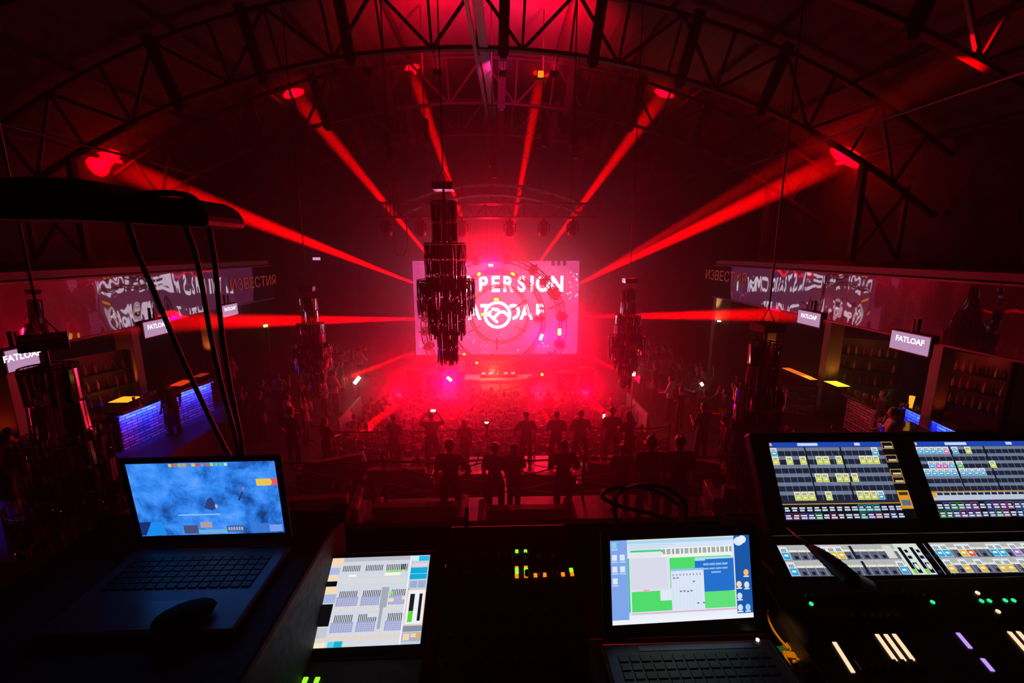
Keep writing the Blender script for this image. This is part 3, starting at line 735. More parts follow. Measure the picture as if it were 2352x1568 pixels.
persons = [  # px, head top py, tier, label, kw
 (903,952,1,'person in dark clothes standing left at the front rope, hands held in front',dict(arms=('rest','crossed'),spread=.17,turn=0)),
 (990,948,1,'person with both elbows raised, filming the stage with a phone overhead',dict(arms='cam',spread=.16)),
 (1066,966,1,'slim person with long hair standing between the filming person and the camera tripod',dict(arms='down',spread=.08,female=True)),
 (1209,946,1,'person in a dark shirt, elbow bent out, right of the camera tripod',dict(arms=('hips','fold'),spread=.12)),
 (1279,944,1,'person in dark T-shirt with folded arms, second right of the camera tripod',dict(arms='crossed',spread=.16)),
 (1335,942,1,'person in T-shirt with bent arms and legs apart, third right of the camera tripod',dict(arms='fold',spread=.19)),
 (1407,936,1,'person holding up a glowing phone in the left hand at the front rope',dict(arms=('phone','fold'),spread=.17)),
 (1450,946,1,'person with long hair leaning forward at the right end of the front rope',dict(arms='rest',spread=.1,lean=.16,female=True)),
 (1032,1010,2,'broad person in a T-shirt standing with one hand on hip, second row left',dict(arms=('down','hips'),spread=.15)),
 (1136,1018,2,'person in a baseball cap standing in the second row behind the tripod',dict(arms='down',spread=.14)),
 (1180,1036,2,'small person with straight long hair next to the person in a cap',dict(arms='rest',spread=.09,female=True)),
 (1296,1012,2,'person with folded arms standing in the middle of the second row',dict(arms='fold',spread=.13)),
 (1432,1020,2,'person with curly hair standing behind the black cable loop',dict(arms='fold',spread=.13)),
 (1499,988,2,'tall dark person standing right of the curly haired one',dict(arms='down',spread=.14)),
 (1565,992,2,'person with round hair at the right end of the second row',dict(arms='down',spread=.14)),
 (665,935,1,'dim person standing far left behind the laptop, at the front rope',dict(arms='hips',spread=.13)),
 (745,960,1,'dim person with bent arms near the left end of the front rope',dict(arms='rest',spread=.13,female=True)),
 (1620,915,1,'dim person near the right terrace at the end of the front rope',dict(arms='phone',spread=.13)),
]
hs = ['short','short','long','short','short','short','short','long','short','cap','long','short','bun','short','bun','short','long','short']
PJ = {}
for i, (px, py, tier, lb, kw) in enumerate(persons):
    Y, Z = (Y1, 1.6) if tier == 1 else (Y2, 2.6)
    if i in (8,): Y = 8.3
    if i in (13,14): Y = 8.0
    if i == 10: Y = 8.75
    if i == 7: Y = 12.4
    loc, h = stand(px, py, Y, Z)
    rz = {0:-.5, 2:.15, 7:.6, 8:-.1, 9:-.25, 10:-.15, 15:-.4, 16:-.5, 17:.4}.get(i, random.uniform(-.12,.12))
    PJ[i] = foreground_person(loc, rz, lb, FRONT, hs[i], random.choice((0,0,1)), random.choice((0,1,2)), h, **kw)
def in_person(i, p):
    t, J, k = PJ[i]; return t.location + Matrix.Rotation(t.rotation_euler.z,3,'Z') @ (V(p)*k)
M_PHONE = mat('phone_screen', (.1,.1,.1), .3, 0, (1,.85,.7), 3)
def phone(P, rz, label, landscape, m):
    t = thing('phone', label, 'phone', P, rz)
    w, h = (.16,.08) if landscape else (.08,.16)
    mb = MB(); mb.box((0,.006,0),(w,.008,h)); mb.obj('case', M_BLACK, t, bevel=.003)
    mb = MB(); mb.box((0,.0,0),(w*.92,.003,h*.94)); mb.obj('screen', m, t)
_, J, k = PJ[1]; phone(in_person(1, (J['wrL']+J['wrR'])/2+V((.03,.06,.1))), PJ[1][0].rotation_euler.z, 'glowing phone held sideways above the head of the filming person', True, M_PHONE)
_, J, k = PJ[6]; phone(in_person(6, J['wrL']+V((-.06,.03,.13))), PJ[6][0].rotation_euler.z+.3, 'white glowing phone held up by the person at the front rope', False, mat('phone_screen_white',(.1,.1,.1),.3,0,(1,.9,.95),5))
# crowd variants: one continuous mesh each, coloured by region
def crowd_mesh(i, **kw):
    J, k = skel(**kw); mb = body_mb(J, hands=True)
    mb2 = body_mb(J,'top',g=.02); mb.add(mb2.v, mb2.f); mb2 = body_mb(J,'legs',g=.012); mb.add(mb2.v, mb2.f); mb2 = hair_mb(J, ('long' if kw.get('female') else 'short')); mb.add(mb2.v, mb2.f)
    me = fuse(mb, .03, 'crowd_person', [CL[[0,1,5,3,2,4,0,1][i % 8]], SKIN, HAIR, CL[[1,0,2,0][i % 4]]], 1)
    for p in me.polygons:
        c = p.center; n = J['neck']
        p.material_index = 0
        if c.z > n.z+.03 and (c-J['head']).length < .22: p.material_index = 2 if (c.y < J['head'].y+.03 and c.z > J['head'].z-.03) or c.z > J['head'].z+.1 else 1
        elif c.z < .9 and (abs(c.x) < .3): p.material_index = 3
        for s in 'LR':
            if (c-J['wr'+s]).length < .2: p.material_index = 1
            e = J['el'+s]; w = J['wr'+s]; f = (c-e).dot(w-e)/max(1e-6,(w-e).length_squared)
            if 0 < f < 1.4 and (c-(e+(w-e)*f)).length < .06: p.material_index = 1
    return me
CM = [crowd_mesh(0,arms='down'), crowd_mesh(1,arms='up'), crowd_mesh(2,arms=('down','high')), crowd_mesh(3,arms='rest',female=True,h=1.66), crowd_mesh(4,arms=('high','rest')), crowd_mesh(5,arms='fold',female=True),
      crowd_mesh(6,arms=('out','up'),step=.1), crowd_mesh(7,arms='phone')]
def crowd(loc, rz, label, group, v=None, sc=1):
    o = bpy.data.objects.new('person', random.choice(CM) if v is None else CM[v]); C.objects.link(o)
    o.location = loc; o.rotation_euler = (0,0,rz); o.scale = (sc,)*3
    return tag(o, label, 'person', group)
rc = random.Random(21)
def scatter(n, x0, x1, y0, y1, z, label, group, mind=.55, rz=0, avoid=()):
    pts = []; tries = 0
    while len(pts) < n and tries < n*80:
        tries += 1; p = (rc.uniform(x0,x1), rc.uniform(y0,y1))
        if all((p[0]-q[0])**2+(p[1]-q[1])**2 > mind**2 for q in pts) and all((p[0]-q[0])**2+(p[1]-q[1])**2 > .6 for q in avoid): pts.append(p)
    random.seed(n)
    for p in pts: crowd((p[0],p[1],z), rz+rc.gauss(0,.5), label, group, sc=rc.uniform(.93,1.05))
scatter(125, -5.6, 5.5, 13.9, 20.2, 0, 'person in the red-lit crowd on the dance floor below the stage', 'dance floor crowd', .62)
scatter(26, -8.7, -6.4, 14.2, 23.5, 1.6, 'person standing on the left terrace beside the dance floor', 'people on the left terrace', .6, -.8)
scatter(30, 6.3, 8.7, 14.2, 23.5, 1.6, 'person standing on the right terrace beside the dance floor', 'people on the right terrace', .6, .8)
for (px, py, rz, v, lb) in ((1187,828,PI,0,'DJ leaning over the right half of the pale table'),(1131,838,PI,5,'DJ standing behind the mixer in the middle of the table'),(1057,836,PI-.4,3,'person standing at the left end of the DJ table')):
    P = at_y(px, py, 22.75); J = crowd((P.x,22.75,1.0), rz, lb, None, v, 1.0)
# gallery people by the bars
for (px, py, Y, zz, rz, v, lb) in ((385,872,13.4,2.5,1.2,0,'dark person leaning at the left bar between the blue lit panels'),(530,850,16.4,2.5,1.4,5,'dark person at the far end of the left bar'),
      (1992,935,8.4,2.5,-.6,4,'person with red-lit arm standing at the right bar front'),(2060,905,10.2,2.5,.9,3,'bartender behind the right bar beside the yellow glass'),(2035,884,11.6,2.5,1.2,0,'bartender with lit face behind the right bar'),
      (30,1040,9.6,2.5,1.2,0,'dark person at the nearest end of the left bar')):
    P = at_y(px, py, Y); crowd((P.x, Y, zz), rz, lb, 'people at the bars', v)

# video camera on tripod
P = at_y(1118,985,12.6); t = thing('video_camera', 'video camera with glowing monitor on top of the tripod', 'camera', (P.x,12.6,1.6+1.42))
mb = MB(); mb.box((0,.05,.07),(.12,.22,.13)); mb.cyl((0,.16,.07),(0,.28,.07),.05,n=14); mb.obj('camera_body', M_BLACK, t, bevel=.01)
mb = MB(); mb.box((0,-.09,.1),(.17,.02,.11)); m_ = mb.obj('monitor', M_BLACK, t)
mb = MB(); mb.box((0,-.102,.1),(.13,.002,.03)); mb.box((0,-.102,.065),(.09,.002,.015)); mb.obj('display', mat('cam_display',(.1,.1,.1),.3,0,(1,.8,.85),2.5), t)
mb = MB(); mb.tube([(0,0,.14),(0,0,.24),(0,.1,.24)], .012, 6); mb.obj('handle', M_BLACK, t)
t = thing('tripod', 'black tripod carrying the video camera among the onlookers', 'tripod', (P.x,12.6,1.6))
mb = MB(); mb.cyl((0,0,.9),(0,0,1.4),.025,n=10); mb.box((0,0,1.38),(.1,.1,.06)); mb.obj('centre_column', M_BLACK, t)
for k in range(3):
    a = 2*PI*k/3+.5; mb = MB(); mb.tube([(0,0,1.2),(.42*math.cos(a),.42*math.sin(a),.01)], .018, 6); mb.obj('leg', M_BLACK, t)

# ------------------------------------------------------------------ rope railings, sofas, tables
M_ROPE = mat('thick_rope', (.05,.04,.035), .8, 0, bump=.6, bscale=25)
def railing(y, z, x0, x1, n, label):
    t = thing('rope_railing', label, 'railing', (0,y,z)); rr = random.Random(int(y*10))
    pts = []; m = n*10
    for k in range(m+1):
        f = k/m; pts.append((x0+(x1-x0)*f, rr.uniform(-.012,.012), .98-.05*math.sin(PI*((f*n) % 1))+rr.uniform(-.012,.012)))
    mb = MB(); mb.tube(pts, [.022+.012*(k % 3 == 0) for k in range(m+1)], 6); mb.obj('top_rope', M_ROPE, t)
    for k in range(n+1):
        x = x0+(x1-x0)*k/n; mb = MB(); mb.tube([(x,0,0),(x,0,1.02)], .03, 8); mb.ell((x,0,1.04),(.045,.045,.04),8); mb.obj('post', M_STEEL, t)
    for k in range(n):
        xa = x0+(x1-x0)*k/n; xb = x0+(x1-x0)*(k+1)/n
        for (p, q) in (((xa,.9),(xb,.45)),((xa,.45),(xb,.1)),((xa,.15),(xb,.6)),((xa,.5),(xb,.92))):
            mb = MB(); mb.tube([(p[0],0,p[1]),((p[0]+q[0])/2,0,(p[1]+q[1])/2-.07),(q[0],0,q[1])], .016, 5); mb.obj('cross_rope', M_ROPE, t)
railing(13.3, 1.6, -5.2, 5.4, 5, 'dark knotted rope railing along the edge of the lower tier')
railing(9.15, 2.6, -4.6, 6.2, 5, 'dark knotted rope railing along the edge of the upper tier')
M_VEL = mat('dark_leather', (.16,.10,.10), .22, 0, bump=.5, bscale=9)
def sofa(w, label):
    t = thing('sofa', label, 'sofa', (0,0,0), 0, 'tufted sofas on the tiers')
    mb = MB(); mb.box((0,.05,.3),(w,.75,.28)); mb.obj('seat', M_VEL, t, bevel=.05)
    mb = MB(); mb.box((0,-.35,.5),(w,.18,.8)); 
    for k in range(int(w/.2)):
        for z in (.4,.6,.8): mb.ell((-w/2+.12+k*.2,-.27,z),(.09,.05,.09),8)
    mb.obj('backrest', M_VEL, t, bevel=.05)
    for s in (-1,1):
        mb = MB(); mb.box((s*(w/2+.08),.02,.36),(.18,.85,.55)); mb.obj('armrest', M_VEL, t, bevel=.05)
        for y in (-.35,.35): mb = MB(); mb.cyl((s*w*.45,y,0),(s*w*.45,y,.18),.03,n=8); mb.obj('leg', M_STEEL, t)
    for k in range(int(w/.7)):
        mb = MB(); mb.ell((-w/2+.4+k*.7,.0-.1,.58),(.24,.1,.2),10,0,Matrix.Rotation(.4,3,'Y')); mb.obj('cushion', mat('satin_cushion',(.3,.12,.12),.3,0,bump=.4,bscale=12), t, True)
    return t
def low_table(label):
    t = thing('low_table', label, 'table', (0,0,0), 0, 'low drink tables on the tiers')
    mb = MB(); mb.box((0,0,.45),(1.1,.6,.05)); mb.obj('table_top', mat('glossy_table',(.05,.04,.04),.08), t, bevel=.01)
    for sx in (-1,1):
        for sy in (-1,1): mb = MB(); mb.box((sx*.45,sy*.22,.21),(.05,.05,.43)); mb.obj('leg', M_STEEL, t)
    return t
sofas = [(-.75,11.0,1.6,.05,'lower tier, just left of the middle'),(1.25,10.9,1.6,-.05,'lower tier, just right of the middle'),(-4.6,11.9,1.6,.4,'upper left end'),(-2.6,11.3,1.6,0,'behind the person with folded arms'),(3.2,11.4,1.6,-.1,'lower tier, right of centre'),(5.4,11.6,1.6,-.5,'lower tier, right end'),
         (-3.6,8.2,2.6,.1,'upper tier, left, beside the laptop'),(-1.5,7.9,2.6,0,'upper tier, left of centre'),(.55,7.75,2.6,0,'upper tier, under the person in a cap'),(3.1,7.2,2.6,0,'upper tier, right of centre'),(5.2,8.2,2.6,-.2,'upper tier, right end')]
s0 = None
for (x,y,z,rz,nm) in sofas:
    lb = 'dark tufted sofa with cushions, ' + nm
    if s0 is None: s0 = sofa(1.5, lb); s0.location = (x,y,z); s0.rotation_euler = (0,0,rz)
    else: dup(s0, (x,y,z), rz, lb)
t0 = None
M_GLASS = mat('drinking_glass', (.9,.85,.85), .05); M_GLASS.node_tree.nodes['Principled BSDF'].inputs['Transmission Weight'].default_value = .6
def glass(x, y, z, label, group):
    mb = MB(); mb.lathe([(.001,0),(.03,0),(.033,.12),(.03,.12),(.027,.01),(.001,.01)], (0,0,0), 10); o = mb.obj('drinking_glass', M_GLASS, smooth=True); o.location = (x,y,z); return tag(o, label, 'glass', group)
M_BOT = mat('dark_bottle_glass', (.02,.03,.02), .08)
tabs = [(-3.3,12.35,1.6,'lower tier, far left'),(-1.9,12.1,1.6,'lower tier, left of centre'),(2.4,12.1,1.6,'lower tier, right of centre'),(4.6,12.3,1.6,'lower tier, far right'),(-3.0,8.85,2.6,'upper tier, far left'),(3.7,8.75,2.6,'upper tier, right')]
rb = random.Random(4); gz = {}
for (x,y,z,nm) in tabs:
    lb = 'low glossy drink table, ' + nm
    if t0 is None: t0 = low_table(lb); t0.location = (x,y,z)
    else: dup(t0, (x,y,z), 0, lb)
    for k in range(9):
        gx, gy = x-.48+.12*k, y+rb.uniform(-.22,.22)
        if k % 3 == 1: bottle(gx, gy, z+.476, .95, M_BOT, 'bottle standing on the low table, '+nm, 'bottles on the table, '+nm)
        else: glass(gx, gy, z+.476, 'drinking glass standing on the low table, '+nm, 'glasses on the table, '+nm)

# ------------------------------------------------------------------ side galleries: mirrored fascia, bars, TVs, columns
def fascia_mat():
    m = bpy.data.materials.new('wavy_mirror_film'); m.use_nodes = True; n = m.node_tree; b = n.nodes['Principled BSDF']
    b.inputs['Base Color'].default_value = (.12,.105,.12,1); b.inputs['Metallic'].default_value = 1; b.inputs['Roughness'].default_value = .02
    tc = n.nodes.new('ShaderNodeTexCoord'); mp = n.nodes.new('ShaderNodeMapping'); mp.inputs['Scale'].default_value = (.5,.5,.22)
    no = n.nodes.new('ShaderNodeTexNoise'); no.inputs['Scale'].default_value = 1.6; no.inputs['Detail'].default_value = 1.5
    bp = n.nodes.new('ShaderNodeBump'); bp.inputs['Strength'].default_value = 1; bp.inputs['Distance'].default_value = .045
    n.links.new(tc.outputs['Object'], mp.inputs[0]); n.links.new(mp.outputs[0], no.inputs[0]); n.links.new(no.outputs['Fac'], bp.inputs['Height']); n.links.new(bp.outputs[0], b.inputs['Normal'])
    return m
M_FAS = fascia_mat()
M_SIGN = mat('dim_red_letters', (.3,.05,.04), .5, 0, (1,.12,.06), .12)
GX = 9.15
for s, nm in ((-1,'left'),(1,'right')):
    t = thing('mirror_fascia', 'wavy mirrored band with faint red lettering along the %s gallery' % nm, 'mirror', (s*GX, 11.5, 6.1))
    mb = MB(); mb.box((s*.06,0,.65),(.1,15,1.3)); mb.obj('backing', M_BLACK, t)
    mb = MB(); mb.box((-s*.0,0,.65),(.012,15,1.28)); mb.obj('mirror_sheet', M_FAS, t)
    mb = MB()
    for z in (0,1.3): mb.box((-s*.01,0,z),(.06,15.1,.04))
    mb.obj('edge_trim', M_STEEL, t)
    # lettering facing the hall
    q = at_x(585 if s < 0 else 1665, 650 if s < 0 else 636, s*GX)
    M = Matrix(((0,0,-s,-s*.02),(-s*-1 if s < 0 else -1,0,0,q.y-11.5),(0,1,0,q.z-6.1),(0,0,0,1)))
    if s < 0: M = Matrix(((0,0,1,.02),(1,0,0,q.y-11.5),(0,1,0,q.z-6.1),(0,0,0,1)))
    else: M = Matrix(((0,0,-1,-.02),(-1,0,0,q.y-11.5),(0,1,0,q.z-6.1),(0,0,0,1)))
    mb = MB(); text_mb(mb, 'ИЗВЕСТИЯ', .55, M @ Matrix.Diagonal((1.15,1,1,1)), 0); mb.obj('lettering', M_SIGN, t)
# wall TVs under the fascia
def tv(px, py, w_m, h_m, s, label):
    P = at_x(px, py, s*(GX-.1)); t = thing('wall_screen', label, 'screen', P)
    mb = MB(); mb.box((s*.04,0,0),(.06,w_m+.06,h_m+.06)); mb.box((s*.03,0,h_m/2+.15),(.04,.06,.35)); mb.obj('casing', M_BLACK, t, bevel=.008)
    if s < 0: P00, P10 = V((0,-w_m/2,h_m/2)), V((0,w_m/2,h_m/2))
    else: P00, P10 = V((0,w_m/2,h_m/2)), V((0,-w_m/2,h_m/2))
    cv = Canvas(P00, P10, P00-V((0,0,h_m)), .002)
    cv.n = V((-s,0,0)); cv.rect(0,0,1,1,(.50,.27,.46),0,0); cv.text('FATLOAF', .5, .38, .42, (1.6,1.5,1.6), 1, .03, 1.0)
    cv.obj('picture', t, None, M_PXL)
tv(362,752,.95,.40,-1,'glowing wall screen under the left mirrored band, middle of three')
tv(529,712,.9,.38,-1,'small glowing wall screen at the far end of the left mirrored band')
tv(53,823,.6,.40,-1,'glowing wall screen at the far left, half behind the chandelier')
tv(1857,731,.95,.38,1,'glowing wall screen under the right mirrored band, farther of two')
tv(2088,787,.95,.40,1,'bright glowing wall screen under the right mirrored band, nearer of two')
# columns
M_COL = mat('plaster_column', (.28,.21,.19), .6, 0, bump=.15, bscale=4)
def column(px, py, Y, label, w=.55, lamp=None, z0=2.5, z1=6.1, d=.3):
    P = at_y(px, py, Y); s = -1 if P.x < 0 else 1
    if z0 == 2.5: P = at_x(px, py, P.x+s*.85); Y = P.y
    t = thing('column', label, 'column', (P.x, Y, z0))
    mb = MB(); mb.box((0,0,(z1-z0)/2),(w,d,z1-z0)); mb.obj('shaft', M_COL, t, bevel=.02)
    mb = MB(); mb.box((0,0,.1),(w+.1,d+.1,.2)); mb.obj('base', M_COL, t, bevel=.02)
    if lamp:
        l = spot((P.x, Y-.45, z0+1.15), V((P.x, Y, z1-.6)), lamp[0], 95, lamp[1], 1, .08)
    return t
AMB = (1,.30,.04); AMB2 = (1,.5,.12)
column(304,850,13.6,'amber lit column behind the left bar, left of the red lit wall screen',.55,(44,(1,.14,.02)))
column(484,790,18.3,'amber lit column at the far end of the left bar',.5,(44,(1,.2,.03)))
column(20,930,9.6,'dim red column at the far left edge',.5,(14,(1,.06,.01)))
column(1908,820,13.8,'amber lit column behind the right bar, below the mirrored band',  .5,(22,AMB))
column(1768,772,17.6,'narrow amber column behind the chandelier at right',.4,(20,AMB))
column(2150,900,10.4,'dim red column right of the bright wall screen',.35,(9,(1,.1,.02)))
column(1650,790,20.5,'tall column with a bright warm uplight at the end of the right gallery',.7,None,1.6,7.0)
P = at_y(1652,738,20.1)
t = thing('wall_uplight', 'small bright warm uplight fixed to the column at the end of the right gallery', 'lamp', P)
mb = MB(); mb.lathe([(.05,-.2),(.09,-.05),(.1,0)], (0,0,0), 12); mb.box((0,.14,-.12),(.05,.12,.05)); mb.obj('housing', M_STEEL, t)
mb = MB(); mb.ell((0,0,0),(.085,.085,.05),10); mb.obj('lamp_glass', mat('warm_lamp',(1,.9,.7),.4,0,(1,.75,.4),14), t)
spot(P+V((0,0,.06)), P+V((-.15,.25,2.2)), 260, 38, (1,.55,.25), .7)
# bars
def brick_mat():
    m = bpy.data.materials.new('rough_stone_courses'); m.use_nodes = True; n = m.node_tree; b = n.nodes['Principled BSDF']
    tc = n.nodes.new('ShaderNodeTexCoord'); sp = n.nodes.new('ShaderNodeSeparateXYZ'); cb = n.nodes.new('ShaderNodeCombineXYZ')
    n.links.new(tc.outputs['Object'], sp.inputs[0]); n.links.new(sp.outputs['Y'], cb.inputs['X']); n.links.new(sp.outputs['Z'], cb.inputs['Y'])
    br = n.nodes.new('ShaderNodeTexBrick'); br.inputs['Scale'].default_value = 1; br.inputs['Brick Width'].default_value = .34; br.inputs['Row Height'].default_value = .085
    br.inputs['Mortar Size'].default_value = .012; br.inputs['Color1'].default_value = (.8,.8,.85,1); br.inputs['Color2'].default_value = (.25,.25,.3,1); br.inputs['Mortar'].default_value = (.02,.02,.03,1)
    n.links.new(cb.outputs[0], br.inputs['Vector']); n.links.new(br.outputs['Color'], b.inputs['Base Color']); b.inputs['Roughness'].default_value = .5
    bp = n.nodes.new('ShaderNodeBump'); bp.inputs['Strength'].default_value = 1; bp.inputs['Distance'].default_value = .04
    n.links.new(br.outputs['Color'], bp.inputs['Height']); n.links.new(bp.outputs[0], b.inputs['Normal'])
    return m
M_BRICK = brick_mat()
M_BLED = mat('blue_led_strip', (.1,.1,1), .4, 0, (.02,.05,1), 6)
M_BTOP = mat('bar_top', (.06,.05,.05), .12)
BLUE = (.012,.03,1)
def bar(s, pa, pb, label, h=1.1, power=30, lit=True):
    pa = V(pa); pb = V(pb)
    if s > 0: pa, pb = pb, pa
    c = (pa+pb)/2; d = pb-pa; L_ = d.length
    rz = math.atan2(d.y, d.x)-PI/2      # local +y runs along the bar
    t = thing('bar_counter', label, 'bar', (c.x, c.y, 2.5), rz)
    f = -s                               # the side that faces the hall
    mb = MB(); mb.box((-f*.3,0,h/2-.05),(.5,L_,h-.1)); mb.obj('cabinet', M_BLACK, t)
    mb = MB(); mb.box((0,0,h*.5-.05),(.08,L_-.04,h-.12)); mb.obj('stone_front', M_BRICK, t)
    mb = MB(); mb.box((-f*.2,0,h),(.85,L_+.04,.07)); mb.obj('bar_top', M_BTOP, t, bevel=.01)
    if lit:
        mb = MB(); mb.box((f*.19,0,h-.045),(.02,L_-.1,.015)); mb.obj('led_strip', M_BLED, t)
        l = bpy.data.lights.new('bar_led', 'AREA'); l.shape = 'RECTANGLE'; l.size = L_-.1; l.size_y = .02; l.energy = power; l.color = BLUE
        o = bpy.data.objects.new('bar_led', l); C.objects.link(o)
        M = Matrix.Translation(t.location) @ Matrix.Rotation(rz,4,'Z'); o.location = M @ V((f*.17,0,h-.06)); l.spread = math.radians(110)
        dr = (Matrix.Rotation(rz,3,'Z') @ V((-f*.75,0,-1))).normalized()
        z = -dr; x = V(d).normalized(); y = z.cross(x); o.rotation_euler = Matrix((x,y,z)).transposed().to_euler()
    return t
BZ = 3.6
def bp_(px, py): return at_z(px, py, BZ)
bar(-1, bp_(62,996), bp_(-40,1040), 'bar counter with blue lit stone front at the far left edge', power=34)
bar(-1, bp_(266,950), bp_(368,912), 'bar counter with blue lit stone front, left, beside the amber column', power=34)
bar(-1, bp_(398,900), bp_(482,872), 'bar counter with blue lit stone front at the far end of the left gallery', power=34)
bar(-1, bp_(92,988), bp_(240,957), 'dark unlit bar counter behind the far left chandelier', lit=False)
bar(1, bp_(2085,930), bp_(2215,988), 'bar counter with bright blue lit stone front above the lighting console', power=42)
bar(1, bp_(2040,952), bp_(2082,975), 'short blue lit bar counter end beside the person with a red-lit arm', power=24, h=.9)
bar(1, bp_(1950,905), bp_(2020,937), 'dark wooden bar counter on the right in front of the amber column', lit=False)
bar(1, bp_(1715,862), bp_(1880,885), 'long dark bar counter at the far end of the right gallery', lit=False)
# lit counter panels
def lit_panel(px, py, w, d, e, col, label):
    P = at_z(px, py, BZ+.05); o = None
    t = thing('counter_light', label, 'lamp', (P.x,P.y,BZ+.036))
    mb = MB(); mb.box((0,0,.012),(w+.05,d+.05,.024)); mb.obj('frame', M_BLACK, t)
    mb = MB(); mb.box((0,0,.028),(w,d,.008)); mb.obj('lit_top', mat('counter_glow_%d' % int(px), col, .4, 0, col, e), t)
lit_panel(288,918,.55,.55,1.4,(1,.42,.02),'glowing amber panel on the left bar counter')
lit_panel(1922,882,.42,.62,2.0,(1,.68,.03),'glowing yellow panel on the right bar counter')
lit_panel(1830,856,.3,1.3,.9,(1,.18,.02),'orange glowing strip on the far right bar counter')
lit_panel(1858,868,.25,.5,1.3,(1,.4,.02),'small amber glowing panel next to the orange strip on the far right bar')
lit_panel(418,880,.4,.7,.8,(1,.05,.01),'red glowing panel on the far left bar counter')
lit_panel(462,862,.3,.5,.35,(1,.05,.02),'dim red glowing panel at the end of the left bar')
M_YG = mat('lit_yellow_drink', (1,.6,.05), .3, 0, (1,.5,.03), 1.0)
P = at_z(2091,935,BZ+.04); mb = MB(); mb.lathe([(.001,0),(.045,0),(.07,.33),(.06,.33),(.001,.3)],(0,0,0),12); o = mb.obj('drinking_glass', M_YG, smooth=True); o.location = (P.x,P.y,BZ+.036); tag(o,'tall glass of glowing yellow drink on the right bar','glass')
# back bar shelves with bottles
M_AMBB = mat('amber_bottle', (.5,.2,.05), .15); M_REDB = mat('red_bottle', (.6,.05,.05), .15); M_CLB = mat('clear_bottle', (.7,.65,.6), .1)
def back_shelf(x, y, rz, w, label, glow, n=8, rows=3, z0=2.5):
    t = thing('bottle_shelf', label, 'shelf', (x,y,z0), rz)
    for s in (-1,1): mb = MB(); mb.box((s*w/2,0,1.25),(.05,.35,2.5)); mb.obj('side_panel', M_BLACK, t)
    mb = MB(); mb.box((0,.16,1.25),(w,.03,2.5)); mb.obj('back_panel', mat('shelf_back',(.2,.12,.1),.35), t)
    for r in range(rows):
        mb = MB(); mb.box((0,0,.95+r*.5),(w-.06,.33,.03)); mb.obj('shelf_board', M_BLACK, t)
        for k in range(n):
            p = Matrix.Rotation(rz,3,'Z') @ V((-w/2+.15+k*(w-.3)/(n-1), -.02, .965+r*.5))
            bottle(x+p.x, y+p.y, z0+p.z, 1.0, random.choice((M_AMBB,M_REDB,M_CLB,M_BOT)), 'bottle on the %s' % label, 'bottles on the %s' % label)
    p = Matrix.Rotation(rz,3,'Z') @ V((0,-.7,2.3)); l = point((x+p.x,y+p.y,z0+p.z), glow[0], glow[1], .15)
P = at_y(2235,880,12.4); back_shelf(P.x, 12.4, -PI/2+.3, 1.6, 'red lit bottle shelf at the right edge', (3.0,(1,.06,.02)))
P = at_y(1985,860,14.8); back_shelf(P.x, 14.8, -.6, 1.8, 'dim bottle shelf behind the right bar', (1.0,(1,.2,.1)))
P = at_y(205,850,13.2); back_shelf(P.x, 13.2, PI/2-.4, 2.0, 'dim bottle shelf behind the left bar', (1.0,(.9,.15,.2)))
for (px,py,Y,lb,pw) in ((2335,1000,8.2,'at the right edge of the picture',8),):
    pass
# bottles and glasses on the bar tops
rb = random.Random(8)
for (a_, b_, n, nm) in ((bp_(1950,902), bp_(2030,935), 9, 'right bar counter'), (bp_(2050,936), bp_(2150,955), 7, 'blue lit right bar counter'), (bp_(300,928), bp_(368,905), 4, 'left bar counter')):
    for k in range(n):
        p = V(a_).lerp(V(b_), (k+.5)/n)+V((rb.uniform(-.05,.1)*(1 if a_.x > 0 else -1), rb.uniform(-.08,.08), 0))
        mb = MB(); mb.lathe([(.001,0),(.035,0),(.04,.14),(.035,.14),(.001,.02)],(0,0,0),10); o = mb.obj('drinking_glass', rb.choice((M_GLASS,M_AMBB,M_CLB)), smooth=True); o.location = (p.x,p.y,BZ+.036)
        tag(o, 'glass standing on the '+nm, 'glass', 'glasses on the '+nm)
point(at_z(2040,900,4.6), 2, (1,.5,.15), .1)
point(at_z(1975,905,4.3), 1.6, (1,.4,.15), .1)
# bright small lamps seen at the edges of the stage
M_WHL = mat('white_hot_lamp', (1,1,1), .4, 0, (1,.85,.75), 12)
def floodlight(px, py, Y, w, h, ang, label, m=None, z=None):
    P = at_y(px,py,Y); k = Y/F_PX; R = Matrix.Rotation(ang,3,'Y')
    t = thing('floodlight', label, 'lamp', P)
    mb = MB(); mb.box((0,.08,0),(w*k*1.15,.12,h*k*1.15),R); mb.obj('housing', M_BLACK, t, bevel=.01)
    mb = MB(); mb.box((0,0,0),(w*k,.05,h*k),R); mb.obj('lamp_face', m or M_WHL, t)
    zf = 1.6 if abs(P.x) > 5.9 else 1.0
    mb = MB(); mb.bar((0,.1,-.02),(0,.1,zf-P.z),.04); mb.box((0,.1,zf-P.z+.02),(.4,.4,.04)); mb.obj('stand', M_STEEL, t)
floodlight(820,873,19.5,8,20,.7,'bright white lamp tilted on a stand left of the stage')
floodlight(1612,882,15.5,6,8,-.6,'small bright white lamp above the right terrace')
floodlight(1456,858,17.5,6,10,.1,'small white lamp beside the small right chandelier')
floodlight(610,748,19.0,9,6,-.2,'small green glowing lamp on the left', mat('green_lamp',(.1,1,.4),.4,0,(.03,1,.25),2.5))
floodlight(727,594,24.0,16,6,0,'small pale rectangular light high on the left of the stage', mat('pale_lamp',(1,.7,1),.4,0,(.8,.45,.75),1.0))
M_PK = mat('pink_downlight', (1,.3,.3), .4, 0, (1,.10,.10), 2.2)
